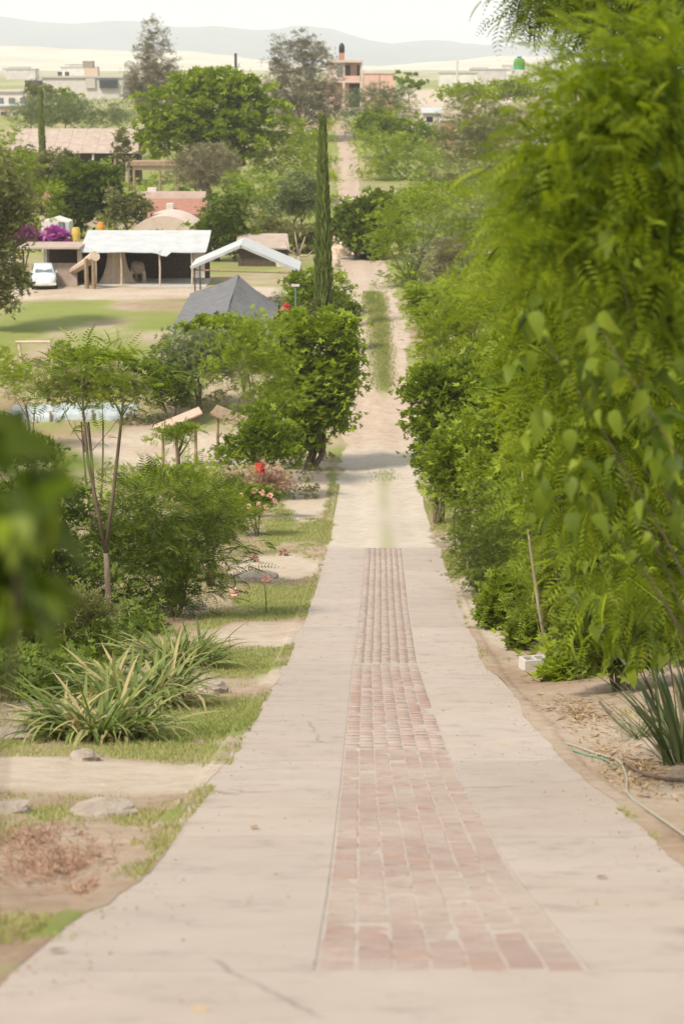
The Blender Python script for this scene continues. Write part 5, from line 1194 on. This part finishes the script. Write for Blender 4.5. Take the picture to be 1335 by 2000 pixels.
# blue-white tarp trough
def trough():
    a, b = hit(14, 822), hit(262, 822); Y = (a.y + b.y) / 2; n = 24; vs = []; fs = []
    o = thing('tarp_trough', 'long low trough lined with blue-white tarpaulin in the clearing', 'trough', ((a.x + b.x) / 2, Y, gz((a.x + b.x) / 2, Y)))
    for i in range(n + 1):
        x = a.x + (b.x - a.x) * i / n; g0 = gz(x, Y); w = .05 * math.sin(i * 2.1) + .04 * math.sin(i * 5.3)
        for y, z in ((Y - .15, -.1), (Y - .12 + w, .18), (Y + w, .42 + w), (Y + .3, .40 + w * .5), (Y + .42, .16), (Y + 1.6, .14), (Y + 1.75, .44 + w), (Y + 2.0, -.1)): vs.append((x, y, g0 + z))
    for i in range(n):
        for k in range(7): q = i * 8 + k; fs.append((q, q + 1, q + 9, q + 8))
    MB().add(vs, fs).build('liner', 'tarp_blue', o, smooth=True)
    for f_ in (.02, .35, .68, .98): x = a.x + (b.x - a.x) * f_; MB().tube([(x, Y - .2, gz(x, Y) - .1), (x, Y - .2, gz(x, Y) + .46)], .05).build('peg', 'wood', o)
trough()
# slanted plank roofs on posts
def plank_roof(label, pts, Y, mat, posts):
    q = [at(a, b, Y + c) for a, b, c in pts]; cx = sum(v.x for v in q) / 4
    o = thing('plank_roof', label, 'shelter', (cx, Y + .5, gz(cx, Y + .5) - .03))
    A, B, C, D = q; k = 5
    for i in range(k):
        u0, u1 = i / k, (i + 1) / k - .012
        MB().slab([A.lerp(D, u0), B.lerp(C, u0), B.lerp(C, u1), A.lerp(D, u1)], .06).build('plank', mat, o)
    for px, t in posts: p = at(px, 840, Y + .6); MB().tube([(p.x, p.y, gz(p.x, p.y) - .1), (p.x, p.y, min(v.z for v in q) + t)], .06).build('post', 'wood', o)
plank_roof('small slanted pinkish plank roof on a post in the clearing', [(302, 846, 0), (395, 806, 0), (388, 794, 1.0), (300, 830, 1.0)], 76, 'wood_pink', [(345, .25), (318, .02), (382, .5)])
plank_roof('weathered brown plank roof sagging beside the slanted pinkish one', [(410, 806, 0), (485, 842, 0), (478, 812, 1.6), (424, 790, 1.6)], 78, 'wood', [(425, .5), (470, .1)])

# ---- more of the tangled hedge closing the right side
for i, (nm, lab, Y, bpx, lob, n, sz, kd, mt, cl, ex) in enumerate([
 ('hedgerow_tree', 'leafy hedgerow tree filling the bank behind the tall climber', 27, 1230, [(1080, 760, 90, 120), (1200, 820, 110, 150), (1150, 640, 110, 110), (1290, 700, 90, 160), (1120, 920, 90, 120), (1280, 960, 90, 150), (1050, 640, 60, 90)], 9000, .14, 'sprig4', 'leaf_near', .34, dict(stems=3, tr=.07, limbs=18)),
 ('hedgerow_tree', 'taller hedgerow tree whose top shows above the tall climber', 33, 1210, [(1100, 420, 90, 110), (1220, 400, 110, 130), (1050, 500, 70, 90), (1300, 360, 80, 150), (1180, 540, 120, 100), (1270, 560, 90, 100), (1100, 270, 50, 60), (1200, 250, 90, 60), (1250, 150, 110, 60), (1140, 190, 60, 45)], 9500, .17, 'frond', 'leaf_lime', .42, dict(stems=2, tr=.1, limbs=18)),
 ('hedge_shrub', 'shaggy shrub in the hedge behind the soft fine-leaved shrub', 45, 1040, [(990, 820, 75, 90), (1040, 900, 70, 100), (960, 930, 50, 60), (1010, 720, 70, 80), (1040, 1020, 60, 80)], 7500, .13, 'sprig', 'leaf_bright', .36, dict(stems=4, tr=.05, limbs=16)),
 ('hedge_shrub', 'pale lime shrub in the hedge behind the dense leafy bush', 78, 960, [(960, 560, 70, 60), (990, 640, 70, 70), (920, 560, 50, 50), (1000, 500, 60, 60)], 5500, .19, 'frond', 'leaf_lime', .45, dict(stems=3, tr=.07)),
 ('hedge_shrub', 'dark shaded shrub low on the bank under the tall climber', 24, 1230, [(1200, 1130, 70, 90), (1280, 1150, 70, 100), (1160, 1230, 50, 60), (1240, 1240, 60, 60)], 4500, .12, 'sprig4', 'leaf_deep', .3, dict(stems=5, tr=.03)),
 ('hedge_shrub', 'round bright shrub in the hedge right of the track bend', 95, 830, [(845, 590, 40, 34), (875, 610, 48, 40), (815, 585, 18, 26)], 3200, .18, 'sprig4', 'leaf_bright', .4, dict(stems=3, tr=.05)),
 ('hedge_shrub', 'olive shrub in the hedge beyond the pale grey acacia', 140, 930, [(930, 415, 70, 36), (1000, 420, 70, 50), (880, 400, 50, 30)], 4200, .26, 'frond', 'leaf_olive', .55, dict(stems=3, tr=.08)),
 ('verge_shrub', 'fine-leaved shrub spilling onto the sand where the cobbled ribs end', 42, 945, [(930, 1085, 44, 50), (955, 1120, 40, 46), (905, 1075, 26, 34)], 3600, .085, 'frond', 'leaf_deep', .22, dict(stems=5, tr=.02, limbs=14)),
 ('verge_shrub', 'leafy shrub spilling down the bank behind the small glossy plant', 35, 1000, [(985, 1170, 44, 50), (1015, 1200, 40, 44), (965, 1195, 28, 30)], 3600, .085, 'sprig4', 'leaf_broad', .2, dict(stems=5, tr=.02, limbs=14)),
 ('garden_shrub', 'leafy shrub behind the thin forked sapling', 55, 180, [(170, 752, 66, 24), (120, 745, 50, 26), (230, 750, 50, 22)], 2600, .14, 'sprig', 'leaf_olive', .38, dict(stems=4, tr=.03, gap=.2)),
 ('garden_shrub', 'loose green shrub between the clearing and the feathery bushes', 50, 300, [(290, 945, 60, 30), (240, 960, 40, 36), (370, 930, 50, 26)], 2200, .12, 'frond', 'leaf_bright', .34, dict(stems=4, tr=.03)),
 ('garden_shrub', 'yellow-green shrub at the foot of the goal frame', 80, 60, [(40, 740, 60, 26), (100, 755, 50, 22), (0, 720, 50, 36)], 2400, .17, 'frond', 'leaf_lime', .4, dict(stems=4, tr=.03)),
]):
    tree(nm, lab, 'tree' if 'tree' in nm else 'shrub', LB(Y, lob), base_at(bpx, Y), n, sz, kd, mt, cl, seed=800 + i, **ex)

# ---- undergrowth: low uncountable cover that closes the ground between the shrubs
def undergrowth(label, regions, n, size, kind, mat, seed, hmax):
    """regions: world boxes (side, dx0, dx1, Y0, Y1, density)"""
    rng = np.random.default_rng(seed); lob = []
    for x0, x1, Y0, Y1, k, rel in regions:
        for _ in range(k):
            Y = math.exp(rng.uniform(math.log(Y0), math.log(Y1))); x = rng.uniform(x0, x1) + (float(xc(Y)) if rel else 0)
            r = rng.uniform(.35, 1.0) * hmax * (1 + Y / 150); h = r * rng.uniform(.35, .8)
            lob.append((x, Y, gz(x, Y) + h * .45, r, r, h))
    me, _ = crown_mesh(lob, n, size, kind, size * 2.4, 10, (0, 0, 0), seed)
    tag(link('undergrowth', me, mat), label, 'undergrowth', None, 'stuff')
undergrowth('tangled leafy undergrowth under the hedge on the right of the driveway', [(2.9, 6, 27, 60, 190, True), (2.3, 9, 56, 130, 200, True)], 17000, .17, 'sprig', 'leaf_bright', 901, .85)
undergrowth('tall green weeds on both sides of the far track', [(2.4, 30, 130, 340, 260, True), (-30, -2.4, 150, 340, 170, True), (-60, -20, 150, 330, 70, False), (3.0, 16, 110, 200, 120, True)], 17000, .38, 'sprig', 'leaf_lime', 902, 1.15)
undergrowth('dull olive weeds round the village sheds', [(-50, -6, 134, 260, 130, False), (-9, -3, 84, 118, 60, True)], 8000, .28, 'tuft', 'leaf_olive', 903, .6)
undergrowth('dark low weeds under the bushes left of the driveway', [(-9, -4.2, 31, 60, 120, True), (-8, -4.0, 22, 36, 210, True)], 19000, .11, 'sprig', 'leaf_deep', 904, .5)
undergrowth('dry weeds and stray seedlings on the sandy right bank', [(2.5, 4.6, 12, 30, 90, True), (2.0, 2.7, 26, 50, 50, True)], 1600, .06, 'tuft', 'leaf_olive', 906, .16)
undergrowth('straggling weeds around the sandy clearing', [(-17, -6, 60, 76, 60, True), (-18, -4, 86, 97, 90, True), (-5, -2.3, 66, 96, 46, True)], 8000, .13, 'sprig', 'leaf_olive', 905, .4)

# ---- short turf blades on the verges and down the middle of the track
def turf(name, label, cand, thr, hgt, seed, dens=1.0):
    rng = np.random.default_rng(seed); x, Y = cand(rng)
    g = grassmask(x, Y) if thr is not None else np.ones_like(x)
    k = np.ones(len(x), bool) if thr is None else (g + (rng.random(len(x)) - .5) * .62 + (fbm(x * 3.1, Y * 2.2, 77) - .5) * .5 > thr)
    x, Y = x[k], Y[k]; n = len(x); ad = np.abs(x - xc(Y)); z = np.where(ad < 1.66, prof(Y) + .004, np.where(ad < 1.9, np.maximum(ground(x, Y), prof(Y) - .06) + .012, ground(x, Y))) if thr is not None else prof(Y) - .02
    P = np.stack([x, Y, z - .005], -1); D = rng.normal(size=(n, 3)) * .45; D[:, 2] = 1
    V, F, m, kk = scatter((np.array([(0, -.12, 0), (0, .12, 0), (1, 0, .25)]), [np.array([(0, 1, 2)])]), P, D, hgt * rng.uniform(.5, 1.4, n) * (1 + Y / 60), rng.random(n) * 6.28, rng)
    tag(link(name, np_mesh(name, V, F, np.repeat(rng.random(n) * .55 + .45 * vn(x * .7, Y * .5, 8), kk)), 'grass_blade'), label, 'grass', None, 'stuff')
def c_left(rng):
    n = 330000; Y = np.exp(rng.uniform(math.log(7.5), math.log(72), n)); dx = -1.50 - rng.random(n) ** 1.3 * 5.5; return xc(Y) + dx, Y
def c_right(rng):
    n = 130000; Y = np.exp(rng.uniform(math.log(8), math.log(72), n)); dx = 1.50 + rng.random(n) ** 1.3 * 3.0; return xc(Y) + dx, Y
def c_mid(rng):
    n = 60000; Y = rng.uniform(52.6, 130, n); d = rng.normal(.12, .30, n); k = vn(Y * .16, d * .1, 66) * (1 - sstep(60, 96, Y)) + sstep(88, 94, Y) * (1 - sstep(122, 130, Y)) * .72 > .45 + .3 * rng.random(n); return (xc(Y) + d)[k], Y[k]
turf('verge_turf', 'short patchy turf along the left verge of the driveway', c_left, .50, .034, 31)
turf('bank_turf', 'thin tufts of turf on the sandy right bank', c_right, .50, .036, 32)
turf('track_turf', 'strip of worn grass between the wheel ruts of the dirt track', c_mid, None, .045, 33)

# ---- leaf litter
def litter(name, label, regions, n, size, mat, seed, kind='leaf', lift=.0):
    rng = np.random.default_rng(seed); xs, ys = [], []
    for (cx, cyy, rx, ry), w in regions:
        k = int(n * w); a = rng.random(k) * 2 * PI; q = np.abs(rng.normal(0, .5, k)); xs.append(cx + rx * q * np.cos(a)); ys.append(cyy + ry * q * np.sin(a))
    x = np.concatenate(xs); y = np.concatenate(ys); P = np.stack([x, y, ground(x, y) + .008 + rng.random(len(x)) * lift], -1)
    D = rng.normal(size=P.shape); D[:, 2] *= .25
    V, F, m, k = scatter(TEMPL[kind], P, D, size * rng.uniform(.5, 1.4, len(P)), rng=rng)
    tag(link(name, np_mesh(name, V, F, np.repeat(rng.random(m), k)), mat), label, 'litter', None, 'stuff')
litter('leaf_litter', 'dry brown leaves scattered on the sandy right bank', [(patch(1130, 1400, 90, 50), .3), (patch(985, 1215, 40, 50), .2), (patch(1230, 1530, 110, 60), .25), (patch(920, 1100, 40, 60), .1), (patch(1180, 1470, 110, 60), .15)], 1500, .05, 'leaf_dry', 41, 'leaf', .02)
litter('twig_litter', 'dry stalks and bark bits strewn below the hedge on the right', [(patch(1130, 1395, 110, 40), .35), (patch(1010, 1250, 50, 50), .25), (patch(1240, 1500, 120, 60), .4)], 900, .11, 'leaf_dry', 44, 'needle', .02)
litter('dry_clippings', 'low heap of reddish dry clippings on the left verge', [(patch(110, 1690, 140, 45), .6), (patch(60, 1640, 110, 40), .25), (patch(180, 1740, 70, 22), .15)], 2000, .042, 'leaf_red', 42, 'tuft', .010)
litter('leaf_litter', 'fallen leaves and petals on the left verge near the blush rose bush', [(patch(500, 1130, 80, 30), .5), (patch(470, 1040, 70, 60), .5)], 500, .06, 'leaf_red', 43)

# ---- stones, block, hose, twigs, fallen leaves
def stone(label, px, py, wpx, hpx, seed, name='flat_stone', mat='stone', dep=.9):
    p = hit(px, py); s = ppm(p.y); o = lumpy(name, mat, p + Vector((0, 0, .01)), wpx / 2 / s, wpx / 2 / s * dep, hpx / s, seed); ORG[o.name] = p
    o.rotation_euler.z = seed * .7; return tag(o, label, 'stone')
stone('broad flat pale stone at the corner of the sandy side path', 200, 1590, 130, 18, 1)
stone('pale flat stone beside reddish clippings at the side path', 20, 1585, 80, 16, 2)
stone('small rounded stone at the foot of the large strap-leaved clump', 163, 1484, 60, 18, 3)
stone('flat grey stone in the turf beside the darker tuft of strap leaves', 405, 1352, 70, 22, 4)
stone('pale stone half sunk in the turf behind the large strap-leaved clump', 30, 1440, 90, 18, 5)
stone('whitish flat rock under the petals on the left verge', 500, 1128, 90, 10, 6)
stone('buff rock under the broad feathery bush', 385, 1190, 50, 14, 7)
stone('buff boulder seen between the sapling stems', 190, 1150, 46, 22, 8)
stone('reddish-buff boulder behind the thin forked sapling', 200, 1180, 44, 24, 12)
stone('sandy flat rock on the right bank where the paving ends', 880, 1064, 60, 16, 9)
for k, (px, py, w, h) in enumerate([(655, 470, 34, 26), (668, 500, 40, 24), (645, 520, 36, 22), (690, 400, 46, 12), (560, 520, 40, 20)]):
    stone(['pale clay boulder on the bank left of the track bend', 'large clay boulder at the rim of the track bend', 'clay boulder behind the tall cypress column', 'clay hump across the far track', 'clay boulder behind the bare dead tree'][k], px, py, w, h, 20 + k, 'clay_boulder', 'wood_pale')
p = hit(1042, 1306); s_ = ppm(p.y); o = thing('concrete_block', 'white-painted hollow concrete block lying on the right bank', 'block', p); fr = frame(p, .25)
MB(fr).box(-.19, .19, -.14, -.09, -.02, .17).box(-.19, .19, .09, .14, -.02, .17).box(-.19, -.15, -.0899, .0899, -.02, .17).box(.15, .19, -.0899, .0899, -.02, .17).box(-.02, .02, -.0899, .0899, -.02, .168).build('block_body', 'concrete_old', o)
MB(fr).box(-.195, -.1905, -.14, .14, 0, .171).build('painted_end', 'white_wall', o)
def onground(pts, lift): 
    out = []
    for q in pts: p = hit(*q); out.append(p + Vector((0, 0, lift)))
    return out
def curve_pts(P, n=6):
    out = []
    for i in range(len(P) - 1):
        p0, p1, p2, p3 = P[max(i - 1, 0)], P[i], P[i + 1], P[min(i + 2, len(P) - 1)]
        for k in range(n):
            t = k / n; out.append(.5 * ((2 * p1) + (p2 - p0) * t + (2 * p0 - 5 * p1 + 4 * p2 - p3) * t * t + (3 * p1 - p0 - 3 * p2 + p3) * t ** 3))
    return out + [P[-1]]
def lying(name, label, cat, pts, r, mat, lift=None):
    P = curve_pts(onground(pts, 0)); P = [Vector((q.x, q.y, gz(q.x, q.y) + (lift or r + .012))) for q in P]
    o = MB().tube(P, r, 8).build(name, mat, None, P[0], smooth=True); return tag(o, label, cat)
lying('garden_hose', 'pale grey hose curling down the right bank', 'hose', [(1085, 1452), (1160, 1475), (1205, 1490), (1222, 1520), (1225, 1555), (1260, 1585), (1310, 1620), (1345, 1645)], .012, 'hose')
lying('garden_hose', 'thin green hose lying along the pale grey hose', 'hose', [(1080, 1458), (1130, 1474), (1180, 1488), (1200, 1505)], .010, 'hose_green')
lying('fallen_branch', 'long bare brown branch beside the hose on the right bank', 'branch', [(1215, 1490), (1250, 1515), (1300, 1528), (1350, 1530)], .017, 'bark')
lying('fallen_branch', 'thin dry branch under the small sword-leaved rosette', 'branch', [(1170, 1375), (1200, 1410), (1240, 1440)], .014, 'bark')
for lab, px, py, ty, dx, mt in (('short bare reddish twig stuck in the verge turf', 445, 1298, 1243, 3, 'brick_red'), ('thin dark twig stuck in the turf near the petals', 520, 1198, 1140, -4, 'bark')):
    p = hit(px, py); t_ = at(px + dx, ty, p.y); o = thing('twig', lab, 'twig', p)
    MB().tube([p - Vector((0, 0, .04)), p.lerp(t_, .4) + Vector((.015, 0, 0)), t_], [.012, .010, .006], 6).tube([p.lerp(t_, .55), t_ + Vector((.06, 0, -.06))], [.007, .003], 5).build('stem', mt, o)
fl = part_mesh('leaf_blade', T_leaf(.55), 'leaf_dry')
for px, py, lab in ((95, 1864, 'yellowish fallen leaf at the left edge of the front slab'), (412, 1975, 'small dark fallen leaf on the front slab'), (1163, 1718, 'brown fallen leaf on the stained right slab'), (860, 1388, 'little green fallen leaf at the right rim of the brick panel'), (990, 1456, 'little fallen leaf on the right slab below the band'), (505, 1621, 'tiny dark fallen leaf on the left slab')):
    p = at(px, py, 10); 
    Y = 4.0
    while at(px, py, Y).z > float(prof(Y)): Y += .01
    p = at(px, py, Y); o = link('fallen_leaf', fl, None, None, p + Vector((0, 0, .012))); o.scale = (.09, .09, .09); o.rotation_euler = (-.26, .1, px); tag(o, lab, 'leaf', 'leaves fallen on the paving')

# ---- grit and dry bits blown onto the paving
def grit():
    rng = np.random.default_rng(55); n = 900; Y = np.exp(rng.uniform(math.log(6), math.log(50), n)); sd_ = np.where(rng.random(n) < .5, -1, 1)
    d = sd_ * (1.62 - np.abs(rng.normal(0, .22, n))); d = np.where(rng.random(n) < .22, rng.uniform(-1.5, 1.5, n), d)
    P = np.stack([xc(Y) + d, Y, prof(Y) + .004], -1); D = rng.normal(size=P.shape); D[:, 2] *= .2
    V, F, m, k = scatter((np.array([(-.5, -.4, 0), (.5, -.35, 0), (.4, .4, 0), (-.4, .45, 0), (0, 0, .5)]), [np.array([(0, 1, 4), (1, 2, 4), (2, 3, 4), (3, 0, 4)])]), P, D, rng.uniform(.004, .014, n) * (1 + Y / 40), np.zeros(n), rng)
    tag(link('grit', np_mesh('grit', V, F, np.repeat(rng.random(n), k)), 'leaf_dry'), 'grit and dry plant bits along the slab edges', 'grit', None, 'stuff')
grit()

# ---- flowers
bl = T_sprig(5, .8)
def bloom(name, label, px, py, Y, rpx, mat, group=None):
    c = at(px, py, Y); z = gz(c.x, Y); o = thing(name, label, 'flower', (c.x, Y, z), group); rng = np.random.default_rng(int(px * 7 + py)); r = rpx / ppm(Y)
    n = 26; d = rng.normal(size=(n, 3)); d /= np.linalg.norm(d, axis=1, keepdims=True); P = np.array(c)[None] + d * r * .25
    V, F, m, k = scatter(T_leaf(.9), P, d, np.full(n, r * .9), rng=rng); link('petals', np_mesh('petals', V - np.array((c.x, Y, z)), F, np.repeat(rng.random(m), k)), mat, o)
    MB().tube([(c.x, Y, z - .04), (c.x + .02, Y, (z + c.z) / 2), (c.x, Y, c.z)], [.012, .01, .008], 5).build('stem', 'leaf_deep', o)
bloom('red_flower', 'bright crimson flower above the russet shrub', 507, 914, 60, 13, 'petal_red')
for px, py in [(497, 958), (512, 962), (527, 968), (505, 985), (535, 978), (520, 990), (485, 990), (470, 968)]:
    r0 = ROOTS['rose_bush']; c = at(px, py, 55.2); rng = np.random.default_rng(int(px * 7 + py)); d = rng.normal(size=(24, 3)); d /= np.linalg.norm(d, axis=1, keepdims=True)
    V, F, m, k = scatter(T_leaf(.9), np.array(c)[None] + d * .022, d, np.full(24, .085), rng=rng); link('bloom', np_mesh('bloom', V - np.array(ORG[r0.name]), F, np.repeat(rng.random(m), k)), 'petal_pink', r0)
for px, py, lab in ((520, 1132, 'pink flower lying over by the whitish flat rock'), (497, 1092, 'coral flower at the edge of the verge sand'), (555, 1079, 'coral flower fallen near the driveway edge'), (455, 1158, 'dark pink flower low by the buff rock')):
    q = hit(px, py + 6); bloom('fallen_bloom', lab, px, py, q.y, 12, 'petal_pink' if 'coral' not in lab else 'leaf_red')
bloom('red_flower', 'rusty red flower at the track edge bush below the cypress', 672, 627, 99, 8, 'petal_red')
bloom('red_flower', 'rusty red flower beside the net tent', 558, 600, 104, 9, 'petal_red')

# ---- the hazy air over the plain
HZ0, HZ1 = -2.0, 330.0
mh, n_, l_, out_ = _nt('haze')
pv = N(n_, 'VolumePrincipled'); pv.inputs['Color'].default_value = (.88, .93, 1.0, 1); pv.inputs['Density'].default_value = 1.8e-4; pv.inputs['Anisotropy'].default_value = 0.0
l_.new(pv.outputs[0], out_.inputs['Volume'])
hb = MB().box(-10500, 10500, -120, 13600, HZ0, HZ1).build('haze', mh, None); tag(hb, 'pale haze lying over the whole plain', 'haze', None, 'stuff')
